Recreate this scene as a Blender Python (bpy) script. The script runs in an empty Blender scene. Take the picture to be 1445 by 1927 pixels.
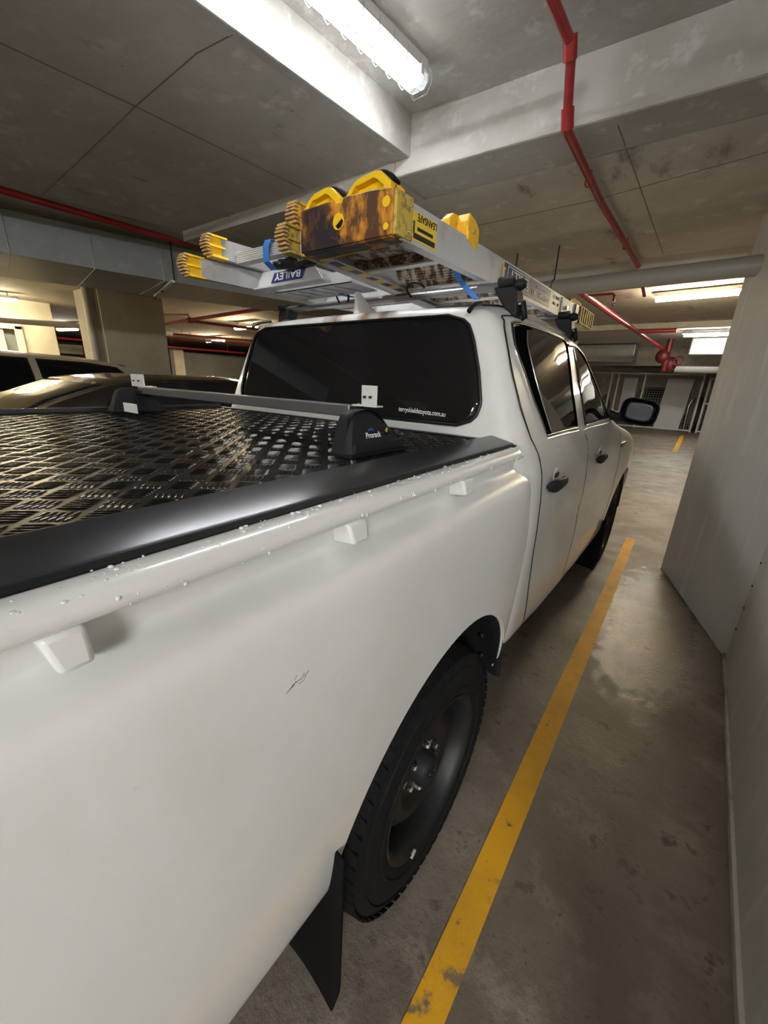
import bpy, bmesh, math, random
from mathutils import Vector, Matrix
random.seed(7)
SC = bpy.context.scene
COL = SC.collection

# ------------------------------------------------------------------ camera, world, exposure
cam_loc = Vector((1.2382, -0.7853, 1.4595)); YAW, PITCH, ROLL, FPX = 0.63991, 0.32296, 0.03864, 739.11
fw = Vector((-math.sin(YAW)*math.cos(PITCH), math.cos(YAW)*math.cos(PITCH), -math.sin(PITCH)))
rt = fw.cross(Vector((0, 0, 1))).normalized(); up = rt.cross(fw)
r2 = math.cos(ROLL)*rt + math.sin(ROLL)*up; u2 = -math.sin(ROLL)*rt + math.cos(ROLL)*up
cd = bpy.data.cameras.new('camera'); cam = bpy.data.objects.new('camera', cd); COL.objects.link(cam)
cam.matrix_world = Matrix(((r2.x, u2.x, -fw.x, cam_loc.x), (r2.y, u2.y, -fw.y, cam_loc.y), (r2.z, u2.z, -fw.z, cam_loc.z), (0, 0, 0, 1)))
cd.sensor_fit = 'VERTICAL'; cd.sensor_height = 24.0; cd.lens = 24.0*FPX/1927; cd.clip_start = 0.02
SC.camera = cam
w = bpy.data.worlds.new('world'); SC.world = w; w.use_nodes = True
w.node_tree.nodes['Background'].inputs[0].default_value = (.9, .85, .75, 1); w.node_tree.nodes['Background'].inputs[1].default_value = 0.03
SC.view_settings.view_transform = 'Standard'; SC.view_settings.look = 'None'; SC.view_settings.gamma = 1; SC.view_settings.exposure = 2.85
SC.view_settings.use_curve_mapping = False
LAMP_MAIN, FILL_BACK, LAMP_FAR = 9.0, 78.0, 34.0
COOL = (.985, .99, .975); WARM = (1.0, .80, .50); MID = (1.0, .93, .80)

# ------------------------------------------------------------------ materials
def mat(name, color, rough=.5, metal=0, coat=0, emit=None, es=0, noise=None, bump=None, alpha=None, spec=None, trans=0):
    """noise = list of (scale, color2, low, high, detail, stretch) layers mixed over the base colour; bump=(scale,strength,dist)"""
    m = bpy.data.materials.new(name); m.use_nodes = True
    nt = m.node_tree; b = nt.nodes['Principled BSDF']
    b.inputs['Base Color'].default_value = (*color, 1); b.inputs['Roughness'].default_value = rough
    b.inputs['Metallic'].default_value = metal; b.inputs['Coat Weight'].default_value = coat; b.inputs['Coat Roughness'].default_value = .06
    if spec is not None: b.inputs['Specular IOR Level'].default_value = spec
    if trans: b.inputs['Transmission Weight'].default_value = trans
    if emit: b.inputs['Emission Color'].default_value = (*emit, 1); b.inputs['Emission Strength'].default_value = es
    if noise or bump:
        g = nt.nodes.new('ShaderNodeNewGeometry')
    if noise:
        prev = None
        for (s, c2, lo, hi, det, st) in noise:
            mp = nt.nodes.new('ShaderNodeMapping'); nt.links.new(g.outputs['Position'], mp.inputs[0]); mp.inputs['Scale'].default_value = st
            mp.inputs['Location'].default_value = (random.random()*9, random.random()*9, random.random()*9)
            n = nt.nodes.new('ShaderNodeTexNoise'); n.inputs['Scale'].default_value = s; n.inputs['Detail'].default_value = det; n.inputs['Roughness'].default_value = .65
            nt.links.new(mp.outputs[0], n.inputs['Vector'])
            r = nt.nodes.new('ShaderNodeMapRange'); r.inputs[1].default_value = lo; r.inputs[2].default_value = hi
            nt.links.new(n.outputs['Fac'], r.inputs[0])
            mx = nt.nodes.new('ShaderNodeMix'); mx.data_type = 'RGBA'
            nt.links.new(r.outputs[0], mx.inputs[0])
            if prev: nt.links.new(prev, mx.inputs[6])
            else: mx.inputs[6].default_value = (*color, 1)
            mx.inputs[7].default_value = (*c2, 1); prev = mx.outputs[2]
        nt.links.new(prev, b.inputs['Base Color'])
    if bump:
        n = nt.nodes.new('ShaderNodeTexNoise'); n.inputs['Scale'].default_value = bump[0]; n.inputs['Detail'].default_value = 6
        nt.links.new(g.outputs['Position'], n.inputs['Vector'])
        bp = nt.nodes.new('ShaderNodeBump'); bp.inputs['Strength'].default_value = bump[1]; bp.inputs['Distance'].default_value = bump[2]
        nt.links.new(n.outputs['Fac'], bp.inputs['Height']); nt.links.new(bp.outputs[0], b.inputs['Normal'])
    return m
one = (1, 1, 1)
M = {}
M['paint'] = mat('white_paint', (.70, .70, .685), .32, 0, .6, noise=[(3, (.64, .635, .61), .45, .7, 5, one), (90, (.60, .59, .56), .66, .8, 3, one)])
M['plastic'] = mat('black_plastic', (.008, .008, .009), .55, spec=.3)
M['flap'] = mat('matt_black_flap', (.004, .004, .004), .85, spec=.1)
M['film'] = mat('black_window_frame', (.004, .004, .004), .6, spec=0.0)
M['joint'] = mat('ceiling_joint', (.19, .18, .165), .9)
M['textured'] = mat('textured_black', (.012, .012, .0135), .6, spec=.35, bump=(400, .3, .001))
M['rubber'] = mat('rubber', (.006, .006, .0065), .8, spec=.2, noise=[(30, (.013, .012, .011), .5, .75, 4, one)], bump=(120, .2, .002))
M['steelblack'] = mat('black_steel_wheel', (.011, .011, .012), .5, .2, noise=[(14, (.028, .024, .021), .55, .75, 5, one)])
M['glass'] = mat('dark_glass', (.008, .008, .009), .04, 0, 0, spec=.5)
M['sideglass'] = mat('side_window_glass', (.014, .013, .011), .03, spec=.45, noise=[(2.2, (.03, .026, .02), .45, .65, 3, one)])
M['seal'] = mat('black_seal', (.006, .006, .006), .4)
M['chrome'] = mat('bright_metal', (.7, .7, .7), .18, 1)
M['alu'] = mat('mill_aluminium', (.60, .61, .62), .42, .75, noise=[(6, (.45, .45, .45), .45, .75, 6, one), (40, (.34, .30, .27), .66, .8, 4, one)])
M['alupale'] = mat('pale_ladder_aluminium', (.62, .63, .64), .5, .35, noise=[(9, (.50, .49, .48), .5, .75, 6, one), (45, (.36, .31, .28), .68, .8, 4, one)])
M['treaddirt'] = mat('dirty_tread', (.55, .50, .44), .7, .2, noise=[(28, (.13, .075, .04), .44, .52, 8, (1, .6, .6)), (90, (.5, .38, .24), .56, .64, 4, one)])
M['anod'] = mat('black_anodised', (.07, .072, .08), .25, .75, noise=[(14, (.07, .07, .075), .55, .7, 8, one), (55, (.13, .125, .12), .69, .74, 6, (1, 2, 1))], bump=(300, .04, .0005))
M['plate'] = mat('black_chequer_plate', (.035, .032, .027), .27, .85, bump=(500, .05, .0005), noise=[(9, (.05, .044, .033), .45, .65, 6, one)])
M['plate_bar'] = mat('chequer_bars', (.030, .028, .026), .12, .9)
M['bargrey'] = mat('grey_bar', (.26, .26, .27), .38, .8)
M['platewhite'] = mat('white_plate', (.58, .58, .57), .5)
M['mirror'] = mat('mirror_glass', (.03, .032, .038), .22, .9)
M['yellow'] = mat('yellow_plastic', (.92, .52, .03), .45, noise=[(35, (.55, .30, .03), .55, .72, 6, one)])
M['yellowbright'] = mat('bright_yellow_plastic', (.95, .60, .01), .4)
M['yellowdirty'] = mat('dirty_yellow', (.62, .45, .08), .6, noise=[(40, (.25, .17, .08), .48, .62, 6, one)])
M['headstain'] = mat('stained_orange_cap', (.66, .28, .02), .5, noise=[(14, (.10, .045, .02), .42, .52, 8, (1, 1, .45)), (9, (.025, .018, .022), .50, .56, 6, (1, 1, .6)), (60, (.3, .14, .05), .62, .7, 4, one)])
M['brown_rib'] = mat('ochre_rib', (.55, .36, .14), .7, noise=[(60, (.25, .15, .07), .5, .65, 5, one)])
M['navy'] = mat('navy_label', (.025, .035, .13), .45)
M['labelyellow'] = mat('yellow_label', (.85, .60, .06), .45)
M['labelwhite'] = mat('white_lettering', (.8, .8, .8), .5)
M['labelblack'] = mat('black_lettering', (.02, .02, .02), .5)
M['strap'] = mat('blue_strap', (.03, .16, .48), .7, bump=(600, .3, .0005))
M['red'] = mat('red_pipe_paint', (.30, .012, .015), .35, coat=.3, noise=[(10, (.20, .012, .014), .5, .7, 4, one)])
M['greypipe'] = mat('grey_pvc', (.32, .31, .28), .45)
M['duct'] = mat('galvanised_duct', (.30, .31, .31), .42, .35, noise=[(1.2, (.24, .25, .25), .4, .7, 4, one), (9, (.36, .36, .34), .55, .7, 5, one)])
M['conc'] = mat('ceiling_concrete', (.55, .525, .485), .85, noise=[(1.1, (.44, .415, .38), .42, .62, 7, one), (7, (.64, .61, .57), .56, .68, 8, one), (26, (.19, .175, .155), .66, .74, 5, one), (4, (.22, .19, .155), .60, .70, 9, (1, .35, 1))], bump=(30, .25, .01))
M['concpale'] = mat('pale_beam_concrete', (.47, .465, .445), .8, noise=[(1.6, (.38, .37, .345), .42, .62, 7, one), (9, (.56, .555, .54), .55, .66, 8, one), (24, (.30, .285, .26), .67, .74, 6, one), (3, (.36, .34, .30), .60, .68, 9, (.3, .3, 1.5))], bump=(24, .3, .012))
M['concwarm'] = mat('column_concrete', (.44, .41, .33), .85, noise=[(1.3, (.34, .315, .25), .42, .65, 7, one), (20, (.26, .24, .2), .66, .74, 5, one)], bump=(30, .2, .008))
M['wallpaint'] = mat('painted_wall', (.72, .72, .70), .5, noise=[(1.2, (.63, .625, .60), .42, .65, 6, (1, 1, .4)), (5, (.78, .78, .76), .55, .68, 8, (2, 2, .25)), (40, (.28, .26, .22), .70, .76, 5, one)], bump=(12, .12, .01))
M['whitewall'] = mat('whitewashed_wall', (.70, .66, .52), .8, noise=[(2, (.58, .54, .42), .42, .65, 6, one)])
M['yline'] = mat('worn_yellow_line', (.66, .33, .004), .65, noise=[(3.2, (.50, .26, .008), .42, .62, 8, one), (20, (.14, .09, .035), .60, .68, 9, one), (8, (.17, .12, .06), .63, .68, 9, one)], bump=(90, .4, .002))
M['wire'] = mat('galvanised_wire', (.42, .42, .40), .5, .5)
M['drop'] = mat('water_drop', (.72, .73, .74), .04, spec=1.0, coat=1)
M['sedan'] = mat('bronze_car_paint', (.028, .024, .018), .18, .6, .8)
M['suv'] = mat('pale_car_paint', (.50, .46, .36), .3, 0, .6)
M['white'] = mat('white_board', (.62, .64, .68), .5)
M['dark'] = mat('dark_matter', (.03, .028, .028), .7)
M['diff'] = mat('lamp_diffuser', (.9, .9, .9), .3, emit=COOL, es=LAMP_MAIN)
M['diffside'] = mat('lamp_diffuser_side', (.9, .9, .9), .3, emit=COOL, es=LAMP_MAIN*.06)
M['diff_fill'] = mat('fill_diffuser_rear', (.9, .9, .9), .3, emit=COOL, es=FILL_BACK)
M['diffwarm'] = mat('lamp_diffuser_warm', (.9, .9, .9), .3, emit=WARM, es=LAMP_FAR)
M['reddark'] = mat('dark_red_valve_paint', (.10, .008, .008), .5)
M['diffleft'] = mat('lamp_diffuser_left', (.9, .9, .9), .3, emit=(1.0, .84, .56), es=LAMP_FAR*.55)
M['diffmid'] = mat('lamp_diffuser_mid', (.9, .9, .9), .3, emit=MID, es=LAMP_FAR*.5)
M['lampbody'] = mat('lamp_tray', (.62, .62, .60), .5)
M['clear'] = mat('clear_cover', (.8, .82, .84), .15, trans=.6)

# the floor: brown-stained sealed concrete with a damp patch
def floor_mat():
    m = bpy.data.materials.new('car_park_floor'); m.use_nodes = True; nt = m.node_tree; N = nt.nodes; Lk = nt.links
    b = N['Principled BSDF']; g = N.new('ShaderNodeNewGeometry')
    def noise(s, d=8, rough=.65, st=one):
        mp = N.new('ShaderNodeMapping'); mp.inputs['Scale'].default_value = st; Lk.new(g.outputs['Position'], mp.inputs[0])
        n = N.new('ShaderNodeTexNoise'); n.inputs['Scale'].default_value = s; n.inputs['Detail'].default_value = d; n.inputs['Roughness'].default_value = rough
        Lk.new(mp.outputs[0], n.inputs['Vector']); return n.outputs['Fac']
    def rng(v, lo, hi, a=0, c=1):
        r = N.new('ShaderNodeMapRange'); r.inputs[1].default_value = lo; r.inputs[2].default_value = hi; r.inputs[3].default_value = a; r.inputs[4].default_value = c
        Lk.new(v, r.inputs[0]); return r.outputs[0]
    def mix(f, a, c):
        x = N.new('ShaderNodeMix'); x.data_type = 'RGBA'; Lk.new(f, x.inputs[0])
        for i, v in ((6, a), (7, c)):
            if isinstance(v, tuple): x.inputs[i].default_value = (*v, 1)
            else: Lk.new(v, x.inputs[i])
        return x.outputs[2]
    def math_(op, a, c):
        x = N.new('ShaderNodeMath'); x.operation = op
        for i, v in ((0, a), (1, c)):
            if isinstance(v, (int, float)): x.inputs[i].default_value = v
            else: Lk.new(v, x.inputs[i])
        return x.outputs[0]
    c = mix(rng(noise(1.3), .4, .62), (.185, .155, .125), (.115, .092, .07))
    c = mix(rng(noise(5.5), .52, .66), c, (.235, .20, .16))
    c = mix(rng(noise(11, 9, .7), .56, .66), c, (.08, .058, .042))
    c = mix(rng(noise(2.2, 9, .7), .60, .66), c, (.11, .075, .047))
    c = mix(rng(noise(60, 4), .64, .72), c, (.04, .032, .026))
    # damp patch near the bend of the right-hand wall
    sx = N.new('ShaderNodeSeparateXYZ'); Lk.new(g.outputs['Position'], sx.inputs[0])
    dx = math_('MULTIPLY', math_('SUBTRACT', sx.outputs[0], 1.32), 3.2); dy = math_('MULTIPLY', math_('SUBTRACT', sx.outputs[1], 2.15), .95)
    d2 = math_('ADD', math_('MULTIPLY', dx, dx), math_('MULTIPLY', dy, dy))
    d2 = math_('ADD', d2, math_('MULTIPLY', math_('SUBTRACT', noise(9, 8), .5), 2.6))
    wet = rng(d2, .55, 1.0, 1, 0)
    c = mix(math_('MULTIPLY', wet, .45), c, (.06, .05, .04))
    Lk.new(c, b.inputs['Base Color'])
    ro = rng(noise(3.1), .35, .65, .40, .62)
    wr = N.new('ShaderNodeMix'); wr.data_type = 'FLOAT'; Lk.new(wet, wr.inputs[0]); Lk.new(ro, wr.inputs[2]); wr.inputs[3].default_value = .17
    Lk.new(wr.outputs[0], b.inputs['Roughness'])
    bp = N.new('ShaderNodeBump'); bp.inputs['Strength'].default_value = .55; bp.inputs['Distance'].default_value = .008
    Lk.new(math_('ADD', noise(38, 6), math_('MULTIPLY', noise(9, 5), .8)), bp.inputs['Height']); Lk.new(bp.outputs[0], b.inputs['Normal'])
    return m
M['floor'] = floor_mat()

# roof-rear paint with rusty run marks (dirt with its own place on the roof)
def roof_paint():
    m = M['paint'].copy(); m.name = 'white_paint_dirty'; nt = m.node_tree; N = nt.nodes; Lk = nt.links; b = N['Principled BSDF']
    src = b.inputs['Base Color'].links[0].from_socket; g = N.new('ShaderNodeNewGeometry'); sx = N.new('ShaderNodeSeparateXYZ'); Lk.new(g.outputs['Position'], sx.inputs[0])
    mp = N.new('ShaderNodeMapping'); mp.inputs['Scale'].default_value = (1, .12, .12); Lk.new(g.outputs['Position'], mp.inputs[0])
    n = N.new('ShaderNodeTexNoise'); n.inputs['Scale'].default_value = 9; n.inputs['Detail'].default_value = 5; Lk.new(mp.outputs[0], n.inputs['Vector'])
    def rng(v, lo, hi, a=0, c=1):
        r = N.new('ShaderNodeMapRange'); r.inputs[1].default_value = lo; r.inputs[2].default_value = hi; r.inputs[3].default_value = a; r.inputs[4].default_value = c; Lk.new(v, r.inputs[0]); return r.outputs[0]
    def mul(a, c):
        x = N.new('ShaderNodeMath'); x.operation = 'MULTIPLY'; Lk.new(a, x.inputs[0]); Lk.new(c, x.inputs[1]); return x.outputs[0]
    f = mul(mul(rng(n.outputs['Fac'], .44, .56), rng(sx.outputs[2], 1.683, 1.69)), mul(rng(sx.outputs[0], -.25, 0.0), rng(sx.outputs[0], .30, .22)))
    x = N.new('ShaderNodeMix'); x.data_type = 'RGBA'; Lk.new(f, x.inputs[0]); Lk.new(src, x.inputs[6]); x.inputs[7].default_value = (.22, .12, .06, 1)
    Lk.new(x.outputs[2], b.inputs['Base Color'])
    return m
M['paintroof'] = roof_paint()

# ------------------------------------------------------------------ mesh building
class MB:
    def __init__(s): s.v = []; s.f = []
    def add(s, vs, fs):
        k = len(s.v); s.v += [Vector(q) for q in vs]; s.f += [tuple(i+k for i in q) for q in fs]; return s
    def box(s, a, b, m=None):
        x0, y0, z0 = a; x1, y1, z1 = b
        vs = [Vector(q) for q in ((x0, y0, z0), (x1, y0, z0), (x1, y1, z0), (x0, y1, z0), (x0, y0, z1), (x1, y0, z1), (x1, y1, z1), (x0, y1, z1))]
        if m: vs = [m @ q for q in vs]
        return s.add(vs, [(0, 3, 2, 1), (4, 5, 6, 7), (0, 1, 5, 4), (1, 2, 6, 5), (2, 3, 7, 6), (3, 0, 4, 7)])
    def beam(s, A, B, prof, upv=(0, 0, 1), B_scale=1):
        """sweep a closed 2-D profile (u to the right of travel, w up) from A to B"""
        A = Vector(A); B = Vector(B); d = (B-A).normalized(); r = d.cross(Vector(upv)).normalized(); u = r.cross(d); n = len(prof)
        vs = [A+r*p[0]+u*p[1] for p in prof]+[B+r*p[0]*B_scale+u*p[1]*B_scale for p in prof]
        return s.add(vs, [(i, (i+1) % n, n+(i+1) % n, n+i) for i in range(n)]+[tuple(range(n-1, -1, -1)), tuple(range(n, 2*n))])
    def bar(s, A, B, w, h, upv=(0, 0, 1)):
        return s.beam(A, B, [(-w/2, -h/2), (w/2, -h/2), (w/2, h/2), (-w/2, h/2)], upv)
    def prism(s, poly, ext):
        n = len(poly); e = Vector(ext); P = [Vector(q) for q in poly]
        return s.add(P+[q+e for q in P], [tuple(range(n-1, -1, -1)), tuple(range(n, 2*n))]+[(i, (i+1) % n, n+(i+1) % n, n+i) for i in range(n)])
    def tube(s, path, r, n=10, closed=False):
        P = [Vector(q) for q in path]; k = len(P); rings = []; prev = None
        for i in range(k):
            if closed: d = P[(i+1) % k]-P[i-1]
            else: d = P[min(i+1, k-1)]-P[max(i-1, 0)]
            d.normalize()
            if prev is None:
                a = Vector((0, 0, 1)) if abs(d.z) < .9 else Vector((1, 0, 0)); x = d.cross(a).normalized()
            else: x = (prev-d*prev.dot(d)).normalized()
            prev = x; y = d.cross(x); rr = r[i] if isinstance(r, (list, tuple)) else r
            rings.append([P[i]+(x*math.cos(2*math.pi*j/n)+y*math.sin(2*math.pi*j/n))*rr for j in range(n)])
        vs = [q for g in rings for q in g]; fs = []
        for i in range(k if closed else k-1):
            a = i*n; b = ((i+1) % k)*n
            fs += [(a+j, a+(j+1) % n, b+(j+1) % n, b+j) for j in range(n)]
        if not closed: fs += [tuple(range(n-1, -1, -1)), tuple(range((k-1)*n, k*n))]
        return s.add(vs, fs)
    def lathe(s, prof, c, axis='x', n=48, closed=True):
        """prof: (along, radius)"""
        c = Vector(c); vs = []; k = len(prof)
        for j in range(n):
            t = 2*math.pi*j/n; ca, sa = math.cos(t), math.sin(t)
            for a, r in prof:
                vs.append(c+(Vector((a, r*ca, r*sa)) if axis == 'x' else Vector((r*ca, a, r*sa)) if axis == 'y' else Vector((r*ca, r*sa, a))))
        fs = []
        for j in range(n):
            for i in range(k if closed else k-1):
                i2 = (i+1) % k; j2 = (j+1) % n
                fs.append((j*k+i, j*k+i2, j2*k+i2, j2*k+i))
        return s.add(vs, fs)
    def grid(s, fn, nu, nv, closed_v=False):
        vs = [fn(i/nu, j/nv) for i in range(nu+1) for j in range(nv+1)]
        return s.add(vs, [(i*(nv+1)+j, i*(nv+1)+j+1, (i+1)*(nv+1)+j+1, (i+1)*(nv+1)+j) for i in range(nu) for j in range(nv)])
    def ball(s, c, r, sx=1, sy=1, sz=1, n=8):
        c = Vector(c)
        return s.grid(lambda u, v: c+Vector((r*sx*math.sin(math.pi*u)*math.cos(2*math.pi*v), r*sy*math.sin(math.pi*u)*math.sin(2*math.pi*v), r*sz*math.cos(math.pi*u))), n, n*2)

ROOTLOC = {}
def link_mesh(name, vs, fs, m, parent=None, smooth=None, bevel=0, solid=0):
    me = bpy.data.meshes.new(name)
    if parent is not None: base = ROOTLOC[parent.name]
    else:
        xs = [q.x for q in vs]; ys = [q.y for q in vs]; zs = [q.z for q in vs]
        base = Vector(((min(xs)+max(xs))/2, (min(ys)+max(ys))/2, min(zs)))
    me.from_pydata([tuple(q-base) for q in vs], [], fs)
    bm = bmesh.new(); bm.from_mesh(me); bmesh.ops.remove_doubles(bm, verts=bm.verts, dist=1e-5); bmesh.ops.recalc_face_normals(bm, faces=bm.faces); bm.to_mesh(me); bm.free()
    if m: me.materials.append(M[m])
    if smooth is not None:
        me.shade_smooth(); me.set_sharp_from_angle(angle=math.radians(smooth))
    o = bpy.data.objects.new(name, me); COL.objects.link(o)
    ROOTLOC[o.name] = base
    if parent is not None: o.parent = parent
    else: o.location = base
    if solid:
        md = o.modifiers.new('thickness', 'SOLIDIFY'); md.thickness = solid; md.offset = -1
    if bevel:
        md = o.modifiers.new('bevel', 'BEVEL'); md.width = bevel; md.segments = 2; md.limit_method = 'ANGLE'; md.angle_limit = math.radians(35)
    return o
def put(name, mb, m, parent=None, smooth=None, bevel=0, label=None, solid=0):
    o = link_mesh(name, mb.v, mb.f, m, parent, smooth, bevel, solid)
    if label: o['label'] = label
    return o
def empty(name, loc, label, cat, group=None):
    o = bpy.data.objects.new(name, None); COL.objects.link(o); o.location = loc; o.empty_display_size = .1
    ROOTLOC[o.name] = Vector(loc); o['label'] = label; o['category'] = cat
    if group: o['group'] = group
    return o
def tag(o, label, cat, group=None, kind=None):
    o['label'] = label; o['category'] = cat
    if group: o['group'] = group
    if kind: o['kind'] = kind
    return o
def struct(name, mb, m, **k):
    o = put(name, mb, m, **k); o['kind'] = 'structure'; return o
def text(name, s, origin, right, upv, size, m, parent, ext=.0006, bold=0.0, align='LEFT', squash=1.0, label=None):
    c = bpy.data.curves.new(name, 'FONT'); c.body = s; c.size = 1; c.extrude = 0; c.offset = bold; c.align_x = align
    t = bpy.data.objects.new(name+'_tmp', c); COL.objects.link(t)
    dg = bpy.context.evaluated_depsgraph_get(); me = bpy.data.meshes.new_from_object(t.evaluated_get(dg)); bpy.data.objects.remove(t)
    r = Vector(right).normalized(); n = r.cross(Vector(upv)).normalized(); u = n.cross(r)
    vs = [Vector(origin)+r*(q.co.x*size*squash)+u*(q.co.y*size)+n*ext for q in me.vertices]
    fs = [tuple(p.vertices) for p in me.polygons]
    # give the lettering a real thickness
    k = len(vs); vs2 = vs+[q-n*ext*.9 for q in vs]
    bd = {}
    for f in fs:
        for a, b in zip(f, f[1:]+f[:1]):
            bd[(a, b)] = 1
    fs2 = list(fs)+[tuple(k+i for i in reversed(f)) for f in fs]+[(a, k+a, k+b, b) for (a, b) in bd if (b, a) not in bd]
    return put(name, MB().add(vs2, fs2), m, parent, label=label)
def interp(x, xs, ys):
    if x <= xs[0]: return ys[0]
    for i in range(1, len(xs)):
        if x <= xs[i]:
            t = (x-xs[i-1])/(xs[i]-xs[i-1]); return ys[i-1]+t*(ys[i]-ys[i-1])
    return ys[-1]
def spline(P, k=4):
    out = []; n = len(P)
    for i in range(n-1):
        p0, p1, p2, p3 = P[max(i-1, 0)], P[i], P[i+1], P[min(i+2, n-1)]
        for j in range(k):
            t = j/k
            out.append(tuple(.5*((2*b)+(-a+c)*t+(2*a-5*b+4*c-d)*t*t+(-a+3*b-3*c+d)*t**3) for a, b, c, d in zip(p0, p1, p2, p3)))
    return out+[tuple(P[-1])]
def cut(o, mb):
    """boolean-difference a plain mesh out of an object, then drop the cutter"""
    base = ROOTLOC[o.name]
    me = bpy.data.meshes.new('cutter'); me.from_pydata([tuple(q-base) for q in mb.v], [], mb.f)
    bm = bmesh.new(); bm.from_mesh(me); bmesh.ops.recalc_face_normals(bm, faces=bm.faces); bm.to_mesh(me); bm.free()
    c = bpy.data.objects.new('cutter', me); COL.objects.link(c)
    par = o.parent; o.parent = None; loc = o.location.copy(); o.location = (0, 0, 0)
    md = o.modifiers.new('cut', 'BOOLEAN'); md.operation = 'DIFFERENCE'; md.object = c; md.solver = 'EXACT'
    bpy.context.view_layer.update()
    dg = bpy.context.evaluated_depsgraph_get(); new = bpy.data.meshes.new_from_object(o.evaluated_get(dg))
    o.modifiers.clear(); o.data = new; new.set_sharp_from_angle(angle=math.radians(40))
    o.parent = par; o.location = loc; bpy.data.objects.remove(c)

# ------------------------------------------------------------------ the structure
ZL, ZR, ZB = 2.663, 2.853, 2.586        # left soffit, recess above the lamp, beam underside / ceiling beyond
struct('floor', MB().box((-24, -9, -.2), (9, 27, 0)), 'floor')
struct('ceiling', MB().prism([(-2.75, 1.8, ZB), (-.45, 1.8, ZB), (9, 2.1, ZB), (9, 27, ZB), (-2.75, 27, ZB)], (0, 0, .5)), 'conc')
struct('ceiling_2', MB().prism([(-2.97, -4, ZL), (-.66, -4, ZL), (-.43, .248, ZL), (-.366, 1.46, ZL), (-2.75, 1.384, ZL), (-2.97, .2, ZL)], (0, 0, .42)), 'conc')
struct('ceiling_3', MB().box((-.9, -9, ZR), (9, 1.6, 3.1)), 'concpale')
struct('ceiling_4', MB().box((-24, -9, ZB+.09), (-2.9, 27, 3.1)), 'concwarm')
struct('ceiling_5', MB().box((-24, -9, 3.05), (9, -4, 3.1)), 'conc')
# downstand faces round the recess
struct('trim_1', MB().prism([(-.64, -4, ZL-.002), (-.409, .248, ZL-.002), (-.344, 1.47, ZL-.002), (-.40, 1.47, ZL-.002), (-.70, -4, ZL-.002)], (0, 0, .25)), 'concpale', bevel=.008)
struct('trim_2', MB().box((-24, -4.0, ZB+.1), (-.64, -3.9, 3.1)), 'conc')
struct('trim_3', MB().prism([(-.45, 1.452, ZB), (.336, 1.497, ZB), (.96, 1.54, ZB), (9, 1.95, ZB), (9, 2.1, ZB), (-.45, 1.8, ZB)], (0, 0, .30)), 'concpale', bevel=.012)
struct('trim_4', MB().prism([(-2.75, 1.384, ZB), (-.45, 1.452, ZB), (-.45, 1.8, ZB), (-2.75, 1.8, ZB)], (0, 0, .12)), 'conc')
# shallow step in the recess ceiling right of the lamp
struct('trim_5', MB().prism([(-.18, -4, ZR-.014), (5, -4, ZR-.014), (5, 1.6, ZR-.014), (-.06, 1.6, ZR-.014), (-.07, 1.18, ZR-.014), (-.083, .78, ZR-.014)], (0, 0, .03)), 'concpale', bevel=.004)
# formwork joints in the ceiling (raised concrete fins)
def fin(n, pts, z, r=.0028):
    struct('trim_%d' % n, MB().tube([(x, y, z) for x, y in pts], r, 6), 'joint')
fin(6, [(-2.9, .43), (-2.27, .412), (-1.206, .376), (-.636, .371), (-.43, .40)], ZL); fin(7, [(-1.30, -1.2), (-1.241, -.10), (-1.206, .376), (-1.173, 1.4)], ZL)
fin(8, [(-.5, 2.38), (.476, 2.357), (1.6, 2.15)], ZB); fin(9, [(.69, 1.6), (.706, 2.2), (.74, 3.8)], ZB)
# cross beam beyond
struct('trim_10', MB().box((-2.7, 3.86, 2.45), (6, 4.3, ZB+.05)), 'conc', bevel=.01)
struct('trim_11', MB().box((-2.7, 8.1, 2.50), (6, 8.2, ZB+.05)), 'concpale')
struct('trim_12', MB().box((-6, 12.8, 2.12), (9, 13.2, ZB+.05)), 'conc')
# right-hand wall with its bend
struct('wall_right', MB().prism([(1.672, -.62, 0), (1.664, .2, 0), (1.703, 1.955, 0), (1.322, 3.178, 0), (1.40, 3.22, 0), (1.95, 3.22, 0), (1.95, -.62, 0)], (0, 0, ZR+.02)), 'wallpaint', bevel=.006)
struct('wall_far', MB().box((-24, 25, 0), (9, 25.2, ZR+.1)), 'conc')
struct('wall_side', MB().box((8.8, -9, 0), (9, 27, ZR+.1)), 'concwarm')
struct('wall_back', MB().box((-24, -9.2, 0), (9, -9, 3.1)), 'concwarm')
struct('wall_left', MB().box((-24.2, -9, 0), (-24, 27, ZR+.1)), 'concwarm')
struct('baseboard_right', MB().prism([(1.658, -.62, 0), (1.650, .2, 0), (1.690, 1.965, 0), (1.703, 1.955, 0), (1.664, .2, 0), (1.672, -.62, 0)], (0, 0, .035)), 'conc', bevel=.004)
# painted lines
def line(lab, quad, grp=None):
    o = put('painted_line', MB().prism([(x, y, .0006) for x, y in quad], (0, 0, .002)), 'yline'); return tag(o, lab, 'floor marking', grp)
line('long worn yellow bay line on the floor beside the white ute', [(1.004, -3), (1.090, -3), (1.090, -.2), (1.082, 1.0), (1.078, 2.4), (1.065, 3.8), (.985, 3.8), (.998, 2.4), (.997, 1.0), (1.008, -.2)])
line('short yellow bay line in the far aisle before the wire cage', [(1.06, 11.8), (1.16, 11.8), (1.22, 16.9), (1.10, 16.9)])
line('faint yellow cross line in the far aisle', [(.1, 11.25), (1.16, 11.7), (1.16, 11.8), (.1, 11.35)])

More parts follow.
